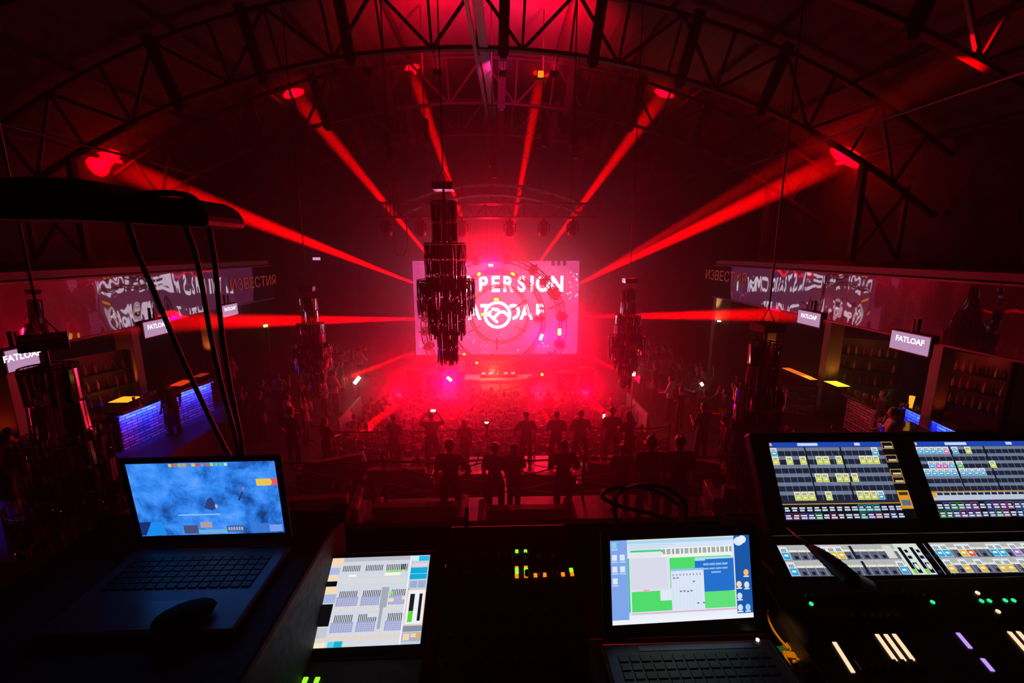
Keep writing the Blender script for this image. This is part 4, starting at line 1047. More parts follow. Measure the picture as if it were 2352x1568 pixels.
def downlight(px, py, label, r=.05):
    P = at_z(px, py, 6.07); t = thing('downlight', label, 'lamp', (P.x,P.y,6.1))
    mb = MB(); mb.cyl((0,0,0),(0,0,-.025),r*1.35,n=14); mb.obj('bezel', M_BLACK, t)
    mb = MB(); mb.cyl((0,0,-.025),(0,0,-.035),r,n=14); mb.obj('lamp_face', M_PK, t); return t
for px, py in ((172,758),(199,764),(242,757)): downlight(px, py, 'small pink downlight in the ceiling over the left bar')['group'] = 'downlights over the left bar'
for px, py in ((1944,720),(1970,712),(2026,719),(2000,748),(2013,750)): downlight(px, py, 'small pink downlight in the ceiling over the right bar')['group'] = 'downlights over the right bar'
downlight(2322,808,'larger pink downlight at the right edge of the picture',.12)
# pink riser walls left and right of the dance floor
M_RISER = mat('pale_riser', (.5,.4,.42), .6)
for x, y0, y1, nm in ((-6.02,16.4,19.2,'left'),(5.92,16.6,19.4,'right')):
    mb = MB(); mb.box((x+(.06 if x < 0 else -.06),(y0+y1)/2,.9),(.08,y1-y0,1.7)); tag(mb.obj('riser_panel', M_RISER), 'pale red-lit panel along the %s side of the dance floor' % nm, 'panel')

# ------------------------------------------------------------------ the control desk in front of the camera
E0 = EYE.z
def W_(x, y, dz): return V((x, y, E0+dz))
M_DESK = mat('black_desk', (.012,.012,.013), .55); M_CASE = mat('black_case', (.015,.014,.015), .75, bump=.2, bscale=60)
M_LAPGREY = mat('anodised_grey', (.10,.10,.12), .4, .6); M_KEY = mat('key_black', (.01,.01,.012), .5)
t = thing('control_desk', 'long black control desk along the balcony edge under all the equipment', 'desk', (.5, .8, 6.4))
mb = MB(); mb.box((0,0,.58),(3.6,1.15,.04)); mb.obj('desk_top', M_DESK, t, bevel=.005)
mb = MB(); mb.box((0,.585,.5),(3.6,.03,.40)); mb.obj('back_board', M_DESK, t)
for x in (-1.7,0,1.7):
    for y in (-.5,.5): mb = MB(); mb.box((x,y,.28),(.06,.06,.56)); mb.obj('leg', M_STEEL, t)
def quad_pose(q, w):
    r = [ray(*p) for p in q]; A = Matrix(((-r[1].x, r[2].x, -r[3].x),(-r[1].y, r[2].y, -r[3].y),(-r[1].z, r[2].z, -r[3].z)))
    d = A.inverted() @ (-r[0]); P = [r[0], r[1]*d[0], r[2]*d[1], r[3]*d[2]]; s = w/(P[1]-P[0]).length
    return [EYE+p*s for p in P]
def panel_box(mb, P, m0, m1, n0, n1, thick, mi=0, n=None):
    """slab behind the screen: margins left/right m0, m1, top n0, bottom n1"""
    u = (P[1]-P[0]).normalized(); v = (P[3]-P[0]).normalized(); nn = u.cross(v).normalized()
    if nn.dot(EYE-P[0]) < 0: nn = -nn
    a, b, c, d = P[0]-u*m0-v*n0, P[1]+u*m1-v*n0, P[2]+u*m1+v*n1, P[3]-u*m0+v*n1
    f = -.0008; mb.add([x+nn*f for x in (a,b,c,d)]+[x-nn*thick for x in (a,b,c,d)], [(0,1,2,3),(7,6,5,4),(0,4,5,1),(1,5,6,2),(2,6,7,3),(3,7,4,0)], mi)
    return u, v, nn
def local(o, t):
    o.data.transform(Matrix.Translation(-t.location)); return o
# ---- left laptop with the blue game picture
t = thing('flight_case', 'low black case the left laptop stands on', 'case', W_(-.78,.93,-1.0))
mb = MB(); mb.box((0,0,.13),(.66,.6,.26)); mb.obj('case_body', M_CASE, t, bevel=.01)
for x in (-.32,.32):
    for y in (-.29,.29): mb = MB(); mb.box((x,y,.25),(.05,.05,.03)); mb.obj('corner_guard', M_STEEL, t)
P = quad_pose([(287,1066),(630,1058),(654,1222),(327,1231)], .345)
t = thing('laptop', 'open laptop at left showing a blue game picture', 'laptop', W_(-.70,.95,-.735))
mb = MB(); u, v, nn = panel_box(mb, P, .016, .016, .014, .022, .007); local(mb.obj('lid', M_KEY, t, bevel=.004), t)
def game_mat():
    m = bpy.data.materials.new('game_picture'); m.use_nodes = True; n = m.node_tree; n.nodes.clear()
    out = n.nodes.new('ShaderNodeOutputMaterial'); e = n.nodes.new('ShaderNodeEmission'); tc = n.nodes.new('ShaderNodeTexCoord')
    no = n.nodes.new('ShaderNodeTexNoise'); no.inputs['Scale'].default_value = 17; no.inputs['Detail'].default_value = 9; no.inputs['Roughness'].default_value = .62; no.inputs['Distortion'].default_value = .35
    cr = n.nodes.new('ShaderNodeValToRGB'); el = cr.color_ramp.elements; el[0].position = .30; el[0].color = (*lin('16285c'),1); el[1].position = .40; el[1].color = (*lin('1f5cb4'),1)
    for p_, c_ in ((.5,'2f80e6'),(.64,'4f98f6'),(.76,'8a94ea')): x = el.new(p_); x.color = (*lin(c_),1)
    n.links.new(tc.outputs['Object'], no.inputs[0]); n.links.new(no.outputs['Fac'], cr.inputs[0]); n.links.new(cr.outputs[0], e.inputs[0]); e.inputs[1].default_value = 1.1
    n.links.new(e.outputs[0], out.inputs[0]); return m
cv = Canvas(P[0], P[1], P[3])
cv.rect(0,0,1,1,(1,1,1),0,0)
for k in range(13): cv.rect(.285+.031*k,.008,.285+.031*k+.022,.05, ['e0c060','d07050','b0c040','e0a040','6080c0','e0c060','d05050','8090c0','c06060','c0d050','70b0d0','50c0a0','b0e0e0'][k], 2)
cv.rect(.855,.235,.945,.33,'e6c650',2); cv.disc(.945,.28,.018,.048,'e6c650',3); cv.rect(.945,.235,1,.33,'e25a6a',1)
cv.poly([(0,.80),(.085,.80),(.03,.99),(0,.99)],'1b2f72',2); cv.poly([(.085,.80),(.16,.80),(.175,.99),(.03,.99)],'1c8cf0',2)
cv.rect(.30,.86,.40,.98,'4a4f7a',2); cv.rect(.40,.93,.60,.985,'6fb0d8',3); cv.rect(.42,.82,.50,.9,'b49aa0',2); cv.rect(.60,.88,.72,.97,'4a5a90',2)
for k in range(6): cv.rect(.61+k*.018,.90,.622+k*.018,.95,'a0b0d8',3)
cv.rect(.77,.86,.90,.98,'3a78d6',2); cv.rect(.90,.88,.99,.98,'7a9cf0',2); cv.rect(.28,.705,.57,.72,'9cc4f6',2)
cv.poly([(.47,.62),(.50,.50),(.53,.47),(.56,.62),(.52,.66)],'2a3f80',2); cv.disc(.555,.6,.01,.03,'c0a8d8',3)
cv.poly([(.71,.52),(.75,.40),(.757,.41),(.72,.53)],'2c2f58',2); cv.disc(.76,.36,.008,.016,'d07a90',3)
local(cv.obj('screen', t, game_mat()), t)
hz = P[3]+v*.022; zb = hz.z-.004
mb = MB(); mb.box((0,0,0),(.375,.26,.014)); o = mb.obj('base', M_LAPGREY, t, bevel=.006); bx = (P[2].x+P[3].x)/2; by = hz.y-.135; o.location = (bx-t.location.x, by-t.location.y, zb-.012-t.location.z)
mb = MB(); 
for r in range(6):
    n_ = 14
    for k in range(n_): mb.box((-.16+.32*(k+.5)/n_, .105-.018*r-.02, .009), (.0195,.0155,.002))
o2 = mb.obj('keyboard', M_KEY, t, bevel=.0008); o2.location = o.location; o2['kind'] = 'stuff'
mb = MB(); mb.box((0,-.085,.0075),(.12,.075,.001)); o3 = mb.obj('trackpad', mat('trackpad_grey',(.12,.12,.14),.3,.5), t); o3.location = o.location
for s in (-.12,.12): mb = MB(); mb.cyl((s-.03,.128,.006),(s+.03,.128,.006),.007,n=10); mb.obj('hinge', M_KEY, t).location = o.location
mb = MB(); mb.ell((0,0,.012),(.055,.034,.016),14,0,Matrix.Rotation(.55,3,'Z'))
q = at_z(425,1420,zb+.0); o4 = mb.obj('computer_mouse', mat('mouse_black', (.004,.004,.004), .8, spec=.1), smooth=True); o4.location = (q.x,q.y,zb-.004+.001); tag(o4, 'dark oval mouse lying on the left laptop beside its trackpad', 'mouse')
# ---- right laptop with the desktop windows
P = quad_pose([(1401,1242),(1720,1228),(1731,1417),(1407,1436)], .31)
t = thing('laptop', 'open laptop at right showing green and blue program windows', 'laptop', W_(.40,.75,-.80))
mb = MB(); u, v, nn = panel_box(mb, P, .02, .02, .022, .03, .008); local(mb.obj('lid', M_KEY, t, bevel=.004), t)
cv = Canvas(P[0], P[1], P[3])
cv.rect(0,0,1,1,'7fa6ea',0,0)
R_ = cv.rect
R_(.87,0,1,.94,'1b57a8',1); R_(0,.945,1,1,'eef2fb',2); R_(.118,.0,.885,.945,'d8e4f6',2); R_(.118,.0,.885,.05,'a9d6f2',3); R_(.118,.0,.885,.012,'efe9c8',4)
for k in range(3): R_(.135,.065+.028*k,.45-.05*k,.078+.028*k,'c2d6f0',3)
R_(.14,.165,.855,.86,'4fdc6a',3); R_(.36,.115,.87,.235,'f3f8f2',4)
for k in range(52):
    R_(.362+.00975*k,.12,.363+.00975*k,.235,'b8d8c0',5)
for o_ in range(8):
    for k in (0,1,3,4,5):
        uu = .372+.0645*o_+.0092*k
        if uu < .865: R_(uu,.125,uu+.0045,.19,'202a3a',6)
R_(.14,.13,.37,.165,'3fd060',5); R_(.118,.15,.36,.22,'e4e8f2',6); R_(.118,.22,.415,.62,'dfe0ee',6)
for r in range(22): R_(.13,.235+.0165*r,.395,.241+.0165*r,'cfd2e4',7)
R_(.118,.22,.128,.86,'35c08a',7); R_(.22,.60,.265,.625,'f0a8bc',8)
R_(.34,.60,.42,.74,'e2eaf6',5); R_(.42,.37,.655,.86,'dbe6f8',8); R_(.42,.37,.655,.395,'8cc4f0',9)
for k in range(9): R_(.435+.024*k,.43,.441+.024*k,.455,'7a8498',9); R_(.43+.024*k,.42,.4315+.024*k,.84,'c4d2ea',9)
for (a_,b_) in ((.435,.47),(.46,.47),(.575,.52),(.48,.63),(.505,.63),(.53,.635),(.555,.63),(.60,.78),(.64,.78)): R_(a_,b_,a_+.014,b_+.018,'707a90',10)
R_(.595,.245,.875,.27,'b0dcf4',7); R_(.595,.27,.875,.66,'2470cc',7); R_(.595,.27,.67,.285,'bcd8f4',8)
for k in range(4): R_(.655+.045*k,.32,.695+.045*k,.345,'8fb8ea',8); R_(.655+.045*k,.375,.695+.045*k,.395,'8fb8ea',8)
R_(.71,.42,.78,.44,'8fb8ea',8); R_(.66,.665,.875,.86,'5fe079',5)
R_(.14,.875,.88,.887,'f2a0b8',4); R_(.118,.90,.885,.945,'e8f0fa',4)
for (a_,b_) in ((.01,.02),(.01,.17),(.065,.17),(.01,.31),(.065,.31),(.01,.45)): R_(a_,b_,a_+.035,b_+.07,'dce8fb',2); R_(a_-.003,b_+.08,a_+.04,b_+.095,'c0d4f6',2)
R_(.01,.02,.045,.09,'8ad0e8',3); cv.disc(.92,.07,.035,.055,'dce8f8',3,16); cv.disc(.945,.05,.03,.05,'e6eefa',4,16)
for (a_,b_,c_) in ((.945,.42,'f0c060'),(.89,.56,'f4d8b0'),(.945,.57,'cfe2f8'),(.89,.70,'cfe2f8'),(.89,.84,'cfe2f8'),(.945,.84,'9ad0f4')): cv.disc(a_+.018,b_+.035,.019,.04,c_,2); R_(a_-.002,b_+.075,a_+.038,b_+.09,'dce8fb',2)
local(cv.obj('screen', t), t)
hz = P[3]+v*.03; zb = hz.z
mb = MB(); mb.box((0,0,0),(.36,.25,.018)); o = mb.obj('base', mat('laptop_dark',(.03,.028,.028),.45), t, bevel=.006); bx = (P[2].x+P[3].x)/2; by = hz.y-.125; o.location = (bx-t.location.x, by-t.location.y, zb-.014-t.location.z); LB = o.location+t.location
mb = MB()
for r in range(5):
    for k in range(14): mb.box((-.155+.31*(k+.5)/14, .085-.019*r, .0105), (.0185,.0155,.002))
o2 = mb.obj('keyboard', M_KEY, t, bevel=.0008); o2.location = o.location; o2['kind'] = 'stuff'
mb = MB(); mb.box((.02,.108,.0095),(.25,.012,.001)); mb.obj('speaker_strip', M_LAPGREY, t).location = o.location
q = at_z(1740,1470,LB.z+.009); mb = MB(); mb.cyl((0,0,0),(0,0,.003),.0035,n=10); o5 = mb.obj('power_light', M_PHONE, t); o5.location = (q.x-t.location.x, q.y-t.location.y, LB.z+.009-t.location.z)
mb = MB(); mb.box((-.13,-.05,.0095),(.09,.06,.001)); mb.obj('trackpad', mat('trackpad_black',(.02,.02,.02),.3), t).location = o.location
tc_ = thing('flight_case', 'low black case under the right laptop', 'case', W_(LB.x,LB.y,-1.0)); hh = LB.z-.0095-(E0-1.0)
mb = MB(); mb.box((0,0,hh/2),(.40,.32,hh)); mb.obj('case_body', M_CASE, tc_, bevel=.008)
# ---- tablet with the mixer picture
P = quad_pose([(765,1282),(988,1274),(965,1478),(715,1489)], .262)
t = thing('tablet', 'bright tablet leaning back, showing a pale mixer layout', 'tablet', W_(-.32,1.03,-.96))
mb = MB(); u, v, nn = panel_box(mb, P, .012, .012, .012, .012, .008); local(mb.obj('casing', M_KEY, t, bevel=.003), t)
mb = MB(); q0 = (P[0]+P[1])/2-nn*.01; mb.bar(q0+v*.03, V((q0.x, q0.y+.02, E0-.985)), .10, .01); mb.bar((P[2]+P[3])/2+v*.02-nn*.004, (P[2]+P[3])/2+v*.02-V((0,0,.04)), .16, .01); local(mb.obj('stand', M_STEEL, t), t)
cv = Canvas(P[0], P[1], P[3]); R_ = cv.rect
R_(0,0,1,1,'d3d9e4',0,0)
R_(0,0,.80,.05,'b9bcc4',1); R_(0,0,.12,.10,'f4d8b8',2); R_(0,.12,.10,.20,'aebbe0',2); R_(0,.21,.10,.27,'f6dcbc',2); R_(0,.28,.10,.34,'0a0a0c',2)
R_(0,.35,.12,.42,'fbd9b0',2); R_(0,.43,.12,.53,'a8b6da',2); R_(0,.54,.11,.78,'0c0c10',2); R_(0,.79,.11,.90,'c4c8d2',2); R_(0,.90,.8,.93,'e6d6c4',2)
for row,(v0,vb) in enumerate(((.10,.05),(.40,.05),(.665,.06))):
    for blk in range(4):
        if row and blk == 2: continue
        u0 = (.13,.36,.57,.72)[blk] if not row else (.15,.38,.0,.66)[blk]; n_ = (10,10,11,4)[blk] if not row else (10,10,0,10)[blk]
        for k in range(n_): R_(u0+.018*k, v0, u0+.008+.018*k, v0+vb+.02,'30303c',3)
for k in range(9): R_(.575+.0185*k,.165,.59+.0185*k,.195,'7fe070',3)
R_(.56,.20,.72,.235,'fdf6e0',3); R_(.2,.21,.28,.235,'fdf6e0',3); R_(.76,.165,.785,.19,'7fe070',3)
for (v0,v1) in ((.47,.57),(.745,.85)):
    for (u0,u1) in ((.13,.34),(.37,.55),(.64,.80)):
        R_(u0,v0,u1,v1,'9aa0cc',3)
        for k in range(1,9): R_(u0+(u1-u0)*k/9,v0,u0+(u1-u0)*k/9+.004,v1,'c4cae6',4)
        for k in range(1,5): R_(u0,v0+(v1-v0)*k/5,u1,v0+(v1-v0)*k/5+.005,'c4cae6',4)
for v0 in (.27,.30,.58,.61,.87):
    for k in range(26): 
        if (k*7+int(v0*100)) % 5: cv.disc(.145+.025*k, v0+.008*(k % 2), .008, .009, 'f2dcc0', 4, 8)
R_(.56,.37,.63,.60,'a3aab8',5); R_(.57,.60,.60,.83,'a3aab8',5); R_(.46,.66,.56,.70,'d8dcea',4); R_(.64,.42,.68,.455,'9be070',5); R_(.64,.50,.69,.54,'f4dcc0',5); R_(.77,.48,.80,.52,'f4dcc0',5)
R_(.80,0,1,1,'c6cede',2); R_(.80,0,.815,1,'eef2ff',3); R_(.82,.01,.89,.07,'c8f0ff',4); R_(.89,.01,.995,.07,'28bce6',4); R_(.83,.10,.98,.14,'e8d4dc',4)
R_(.82,.15,.99,.29,'10a8d8',4); R_(.82,.22,.99,.23,'60d0f0',5); R_(.83,.31,.90,.39,'9ab0d0',4); R_(.91,.31,.985,.39,'9ab0d0',4)
R_(.82,.41,1.0,.80,'f8d2b0',4); R_(.83,.42,.99,.79,'f0f0fa',5); R_(.85,.46,.895,.65,'1c1c20',6); R_(.85,.65,.895,.77,'4fd840',6); R_(.94,.46,.97,.76,'1c1c20',6)
R_(.82,.81,1,.87,'8890a0',4); R_(.82,.88,1,.97,'a8b0c0',4); R_(.83,.89,.89,.96,'f6d4b0',5); R_(.90,.89,.98,.93,'f6d4b0',5); R_(.95,.89,.985,.94,'f2a850',6)
R_(0,.93,.80,1,'d6dae2',3); R_(.14,.94,.28,1,'58d4ec',4); R_(.20,.94,.27,1,'10b0d0',5); R_(0,.95,.12,1,'f8ead0',4)
local(cv.obj('screen', t), t)
# ---- small mixer in the middle with level lights
M_LG = mat('led_green', (.1,.6,.05), .4, 0, (.25,1,.02), 1.6); M_LO = mat('led_orange', (.8,.3,.05), .4, 0, (1,.25,.015), 1.2)
t = thing('sound_mixer', 'black sound mixer in the middle of the desk with small green and orange level lights', 'mixer', W_(-.02,1.1,-1.0))
mb = MB(); yz = [(-.28,0),(-.28,.05),(.22,.13),(.24,.12),(.24,0)]
vs = [(x,y,z) for x in (-.13,.235) for y,z in yz]; mb.add(vs, [(0,1,2,3,4),(9,8,7,6,5)]+[(k,(k+1)%5+0,(k+1)%5+5,k+5) for k in range(5)]); mb.obj('body', M_CASE, t, bevel=.004)
def on_plane(px, py, P0, n):
    r = ray(px, py); return EYE+r*((V(P0)-EYE).dot(n)/r.dot(n))
mP = W_(-.02,1.1-.28,-.95); mN = V((0,-.08,.5)).normalized()
leds = [(1187,1267,'g',7,5),(1207,1267,'g',7,5),(1187,1306,'o',8,6),(1187,1312,'g',8,9),(1208,1305,'o',8,6),(1208,1311,'g',8,9),(1187,1324,'o',8,6),(1208,1323,'o',8,6),(1230,1322,'o',8,6),(1251,1321,'o',8,6),(1293,1320,'o',8,6),(1314,1319,'o',8,6),(1312,1310,'g',8,6)]
for (px,py,c,w,h) in leds:
    q = on_plane(px,py,mP,mN); k = (q-EYE).dot(CF)/F_PX
    mb = MB(); mb.box((0,0,.002),(w*k,h*k*1.5,.004),Matrix.Rotation(.159,3,'X')); o = mb.obj('level_light', M_LG if c == 'g' else M_LO, t); o.location = q-t.location
mb = MB()
for r in range(6):
    for k in range(8):
        yy = -.22+.06*r; mb.cyl((-.1+.04*k, yy, .06+.16*(yy+.28)), (-.1+.04*k, yy, .075+.16*(yy+.28)), .006, n=8)
o = mb.obj('knobs', M_KEY, t); o['kind'] = 'stuff'
t = thing('rack_unit', 'black rack unit at the bottom edge with two green lights', 'rack', W_(-.33,.85,-1.0))
mb = MB(); mb.box((0,0,.02),(.30,.16,.04)); mb.obj('case_body', M_CASE, t, bevel=.004)
for px in (701,728):
    q = at_z(px,1563,E0-.96); mb = MB(); mb.box((0,0,.002),(.010,.012,.004)); o = mb.obj('level_light', M_LG, t); o.location = q-t.location
# receiver box with antenna at the back of the desk
q = at_z(1073,1228,E0-.93); t = thing('wireless_receiver', 'small black receiver with a short upright antenna at the back of the desk', 'receiver', (q.x,1.30,E0-1.0))
mb = MB(); mb.box((0,0,.035),(.22,.1,.07)); mb.obj('casing', M_CASE, t, bevel=.004)
qt = at_y(1072,1166,1.33); mb = MB(); mb.cyl((0,.03,.06),(qt.x-t.location.x,.03,qt.z-t.location.z),.006,n=8); mb.obj('antenna', M_KEY, t)
mb = MB(); mb.box((-.04,-.051,.045),(.04,.002,.008)); mb.box((.01,-.051,.045),(.012,.002,.01)); mb.obj('display', mat('red_lit_labels',(.3,.02,.02),.4,0,(1,.03,.08),.6), t)  # red light reflected by small labels, put into a glowing colour
# knob-like round object
q = at_z(756,1262,E0-.93); mb = MB(); mb.ell((0,0,.0),(.018,.018,.022),14); o = mb.obj('ball', mat('olive_ball',(.15,.2,.04),.3), smooth=True); o.location = (q.x,min(q.y,1.28),E0-.958); tag(o,'small dull green ball behind the tablet','ball')

# ---- lighting console at right
M_CON = mat('console_shell', (.02,.02,.021), .4, bump=.1, bscale=80)
PA = quad_pose([(1765,1016),(2049,1014),(2108,1190),(1805,1195)], .345)
PS = quad_pose([(1785,1252),(2103,1248),(2137,1314),(1803,1319)], .39)
t = thing('lighting_console', 'large black lighting console with tilted touch screens and lit faders', 'console', W_(1.25,.85,-1.0))
x0, x1 = .675, 2.0
def prism(mb, yz, xa, xb, mi=0):
    n = len(yz); vs = [(x,y,E0+z) for x in (xa,xb) for y,z in yz]; mb.add(vs, [tuple(range(n)),tuple(range(2*n-1,n-1,-1))]+[(k,(k+1)%n,(k+1)%n+n,k+n) for k in range(n)], mi)
def yz_of(p): return (p.y, p.z-E0)
uA, vA = (PA[1]-PA[0]).normalized(), (PA[3]-PA[0]).normalized(); nA = uA.cross(vA).normalized(); nA = nA if nA.dot(EYE-PA[0]) > 0 else -nA
uS, vS = (PS[1]-PS[0]).normalized(), (PS[3]-PS[0]).normalized(); vS = (vS-uS*vS.dot(uS)).normalized(); nS = uS.cross(vS).normalized(); nS = nS if nS.dot(EYE-PS[0]) > 0 else -nS
topA = PA[0]-vA*.028-nA*.002; botA = PA[3]+vA*.035-nA*.002; topS = PS[0]-vS*.03-nS*.002; botS = PS[3]+vS*.015-nS*.002
pl0 = V((0, botS.y, botS.z)); NEAR_Y = .35; nz = -.955
mb = MB(); panel_box(mb, PA, .045, .95, .028, .035, .035); local(mb.obj('screen_wing', M_CON, t, bevel=.006), t)
mb = MB(); panel_box(mb, [PS[0],PS[0]+uS*.39,PS[0]+uS*.39+vS*.083,PS[0]+vS*.083], .06, .9, .03, .012, .02); local(mb.obj('display_bezel', M_CON, t, bevel=.003), t)
mb = MB(); dz_ = -.012; prism(mb, [(1.22,-1.0),(1.22,topS.z-E0+.015+dz_),(topS.y+.02,topS.z-E0+.01+dz_),(topS.y,topS.z-E0+dz_), (botS.y,botS.z-E0+dz_), (botS.y-.002,botS.z-E0), (NEAR_Y,nz), (NEAR_Y,-1.0)], x0, x1); local(mb.obj('body', M_CON, t, bevel=.004), t)
mb = MB()
for x in (.9,1.6): mb.bar((x,1.14,E0-.60),(x,1.15,E0-.78),.08,.03)
local(mb.obj('wing_arm', M_STEEL, t), t)
# console screen pictures
Y_ = 'c9cf52'; CY = '2aa6e0'
def cell(cv, u, v, w, h, c, l=3):
    cv.rect(u,v,u+w,v+h,'e9ecc0' if c == Y_ else 'dfe8f0',l); cv.rect(u+w*.06,v+h*.45,u+w*.94,v+h*.97,c,l+1); 
    for k in range(3): cv.rect(u+w*(.2+.22*k),v+h*.15,u+w*(.32+.22*k),v+h*.4,'5a5f50',l+2)
    cv.rect(u+w*.25,v+h*.6,u+w*.75,v+h*.75,'f2f4d8',l+2)
def blobtxt(cv, u, v, w, h, r, l=4):
    for k in range(2): a = r.uniform(.1,.2); cv.rect(u+w*a,v+h*(.3+.32*k),u+w*(1-a*r.uniform(.6,1.6)),v+h*(.52+.32*k),'c9d4e4',l)
def consoleA(P, which):
    cv = Canvas(P[0], P[1], P[3], .0001); R_ = cv.rect; r = random.Random(11+which)
    R_(0,0,1,1,'262a3a',0,0)
    W0 = .90 if which == 0 else 1.0
    R_(0,0,W0,.065,'1c45b4',2); R_(W0*.25,.012,W0*.43,.05,'c8d6f6',3); R_(W0*.76,.012,W0*.81,.05,'c8d6f6',3); cv.disc(.012,.03,.01,.022,'f0b060',4)
    nr = 6; h0 = (.76-.07)/nr if which == 0 else (.66-.07)/nr; cw = .895/16.6
    for q in range(nr):
        v0 = .07+h0*q
        R_(0,v0,W0,v0+h0*.42,'6d7990',1); R_(0,v0+h0*.42,W0,v0+h0,'1f2438',1)
        for k in range(18 if which == 0 else 20):
            R_(cw*k+cw*.97,v0+.01,cw*k+cw*1.01,v0+h0,'8b95ac',2)
        for g in (5,10.3): R_(cw*g+.0,v0,cw*g+cw*.22,v0+h0,'10131f',3)
    def C_(q, k, c): cell(cv, cw*k, .07+h0*q+.005, cw*.92, h0*.97, c, 4)
    if which == 0:
        for (q,k,c) in ((0,0,CY),(0,15,CY),(1,0,Y_),(1,2,Y_),(1,4,Y_),(1,6.4,Y_),(1,7.4,Y_),(1,9.3,Y_),(1,12.8,Y_),(1,13.8,Y_),(1,14.8,Y_),(3,5.6,Y_),(3,6.6,Y_),(3,8.6,Y_),(3,9.6,Y_),(3,10.9,Y_),(5,2.0,Y_),(5,3,Y_),(5,4,Y_),(5,6.4,Y_),(5,10.9,Y_),(5,11.9,Y_),(5,12.9,Y_),(5,13.9,CY)): C_(q,k,c)
        R_(0,.77,.90,.80,'22263a',3); R_(0,.80,1,.81,'d99a3a',3); v1 = .815
    else:
        for (q,k,c) in ((0,0,CY),(0,1,CY),(0,2,CY),(0,3,CY),(0,4,'d060c0'),(0,5.4,CY),(0,7.4,Y_),(2,1,CY),(2,2,'c040b0'),(2,3,'c040b0'),(2,4,CY),(2,5.3,'2fae4a'),(3,0,CY),(3,1,CY),(3,2,CY),(3,3,CY),(3,4,CY),(3,5.3,CY),(3,6.3,CY),(3,7.3,CY),(3,8.3,CY),(2,10.3,Y_)): C_(q,k,c)
        R_(0,.665,1,.675,'d99a3a',3); R_(0,.68,1,.78,'b9c4d8',2); R_(.0,.68,.03,.74,'e0a830',3)
        for k in range(18): R_(.04+.054*k,.685,.085+.054*k,.715,'1c2233',3)
        v1 = .80
    hh = (1-v1)/2; n_ = 16 if which == 0 else 18
    R_(0,v1,.92 if which == 0 else 1,1,'06070c',2)
    cols = ['201838','5a3a9a','1f9a8a','1f9a4a','8a2040','4a3aa0','202030','202030','202030']
    for q in range(2):
        for k in range(n_):
            c = r.choice(cols) if which == 0 else r.choice(['c050a0','3aa050','5060c0','202030','8a40b0','3a9a8a'])
            if which == 0 and q == 0: c = '28b0a0' if 10 <= k <= 12 else '202030'
            w = .91/n_ if which == 0 else 1/n_; R_(w*k+.002,v1+hh*q+.006,w*k+w-.002,v1+hh*q+hh-.004,c,3); R_(w*k+.005,v1+hh*q+.014,w*k+w-.005,v1+hh*q+hh-.012,'05060a',4); blobtxt(cv,w*k,v1+hh*q,w,hh,r,5)
    if which == 0:
        R_(.90,0,1,1,'0b0a0c',4)
        for (a_,b_) in ((.0,.10),(.18,.28),(.37,.46),(.47,.56)): R_(.903,a_,.995,b_,'c09048',5); R_(.908,a_+.01,.99,b_-.01,'121018',6); R_(.92,b_-.04,.985,b_-.018,'d8c8a0',7)
        R_(.903,.65,.995,.88,'d8952a',5); R_(.915,.67,.985,.71,'3a3020',6); R_(.915,.77,.985,.84,'5a6a8a',6)
    return cv
cv = consoleA(PA, 0); local(cv.obj('touch_screen', t), t)
off = on_plane(2098,1014,PA[0],nA)-PA[0]; PB = [p+off for p in PA]
cv = consoleA(PB, 1); local(cv.obj('touch_screen', t), t)
def strip(P, which):
    cv = Canvas(P[0], P[1], P[3], .0001); R_ = cv.rect; r = random.Random(5+which)
    R_(0,0,1,1,'787d8c',0,0)
    for q in range(2):
        v0 = .5*q; R_(0,v0,1,v0+.17,'b4b6b4',1); R_(0,v0+.17,1,v0+.24,'e6e4d6',1); R_(0,v0+.24,1,v0+.5,'5c6074',1)
        for k in range(19): R_(.062*k-.003,v0,.062*k+.001,v0+.5,'a8acb8',2); R_(.062*k+.02,v0+.36,.062*k+.045,v0+.46,'1b2036',2)
    G = 'e0b83c'
    def c_(q,u,c,w=.055): cell(cv,u,.5*q+.06,w,.42,c,4)
    if which == 0:
        for (q,u,c) in ((0,.0,CY),(1,.0,CY),(0,.28,G),(0,.335,G),(0,.39,G),(1,.76,CY)): c_(q,u,c)
        R_(.74,.05,.80,.48,'d8d8d0',3)
        for u in (.50,): R_(u,.05,u+.02,.48,'1b2036',5)
        for u in (.27,.52): R_(u,.55,u+.02,.98,'1b2036',5)
        for u in (.825,.91):
            R_(u,0,u+.085,1,'d9e0d6',5); R_(u+.02,.12,u+.045,.97,'0e1222',6); R_(u+.02,.82,u+.045,.97,'6fd84a',7); R_(u+.055,.2,u+.078,.3,'10142a',6); R_(u+.05,.4,u+.078,.5,'10142a',6); R_(u+.05,.62,u+.08,.95,'10142a',6); cv.disc(u+.066,.75,.012,.1,'dfe6e0',7)
        R_(.30,.02,.42,.08,'d8c4c0',4)
    else:
        for (q,u,c) in ((0,.0,CY),(0,.055,CY),(0,.17,G),(0,.225,'d8603a'),(0,.40,CY),(0,.455,CY),(0,.56,'a070d0'),(0,.66,G),(0,.715,'e07050'),(1,.0,G),(1,.11,G),(1,.22,G),(1,.36,G),(1,.42,G),(1,.53,G),(1,.7,G)): c_(q,u,c)
    return cv
PS = [PS[0], PS[0]+uS*.39, PS[0]+uS*.39+vS*.083, PS[0]+vS*.083]
cv = strip([p+nS*.0 for p in PS], 0); local(cv.obj('strip_display', t), t)
off = on_plane(2132,1246,PS[0],nS)-PS[0]; cv = strip([p+off for p in PS], 1); local(cv.obj('strip_display', t), t)
for i, (PX, m_) in enumerate(((PS,.0),)):
    pass
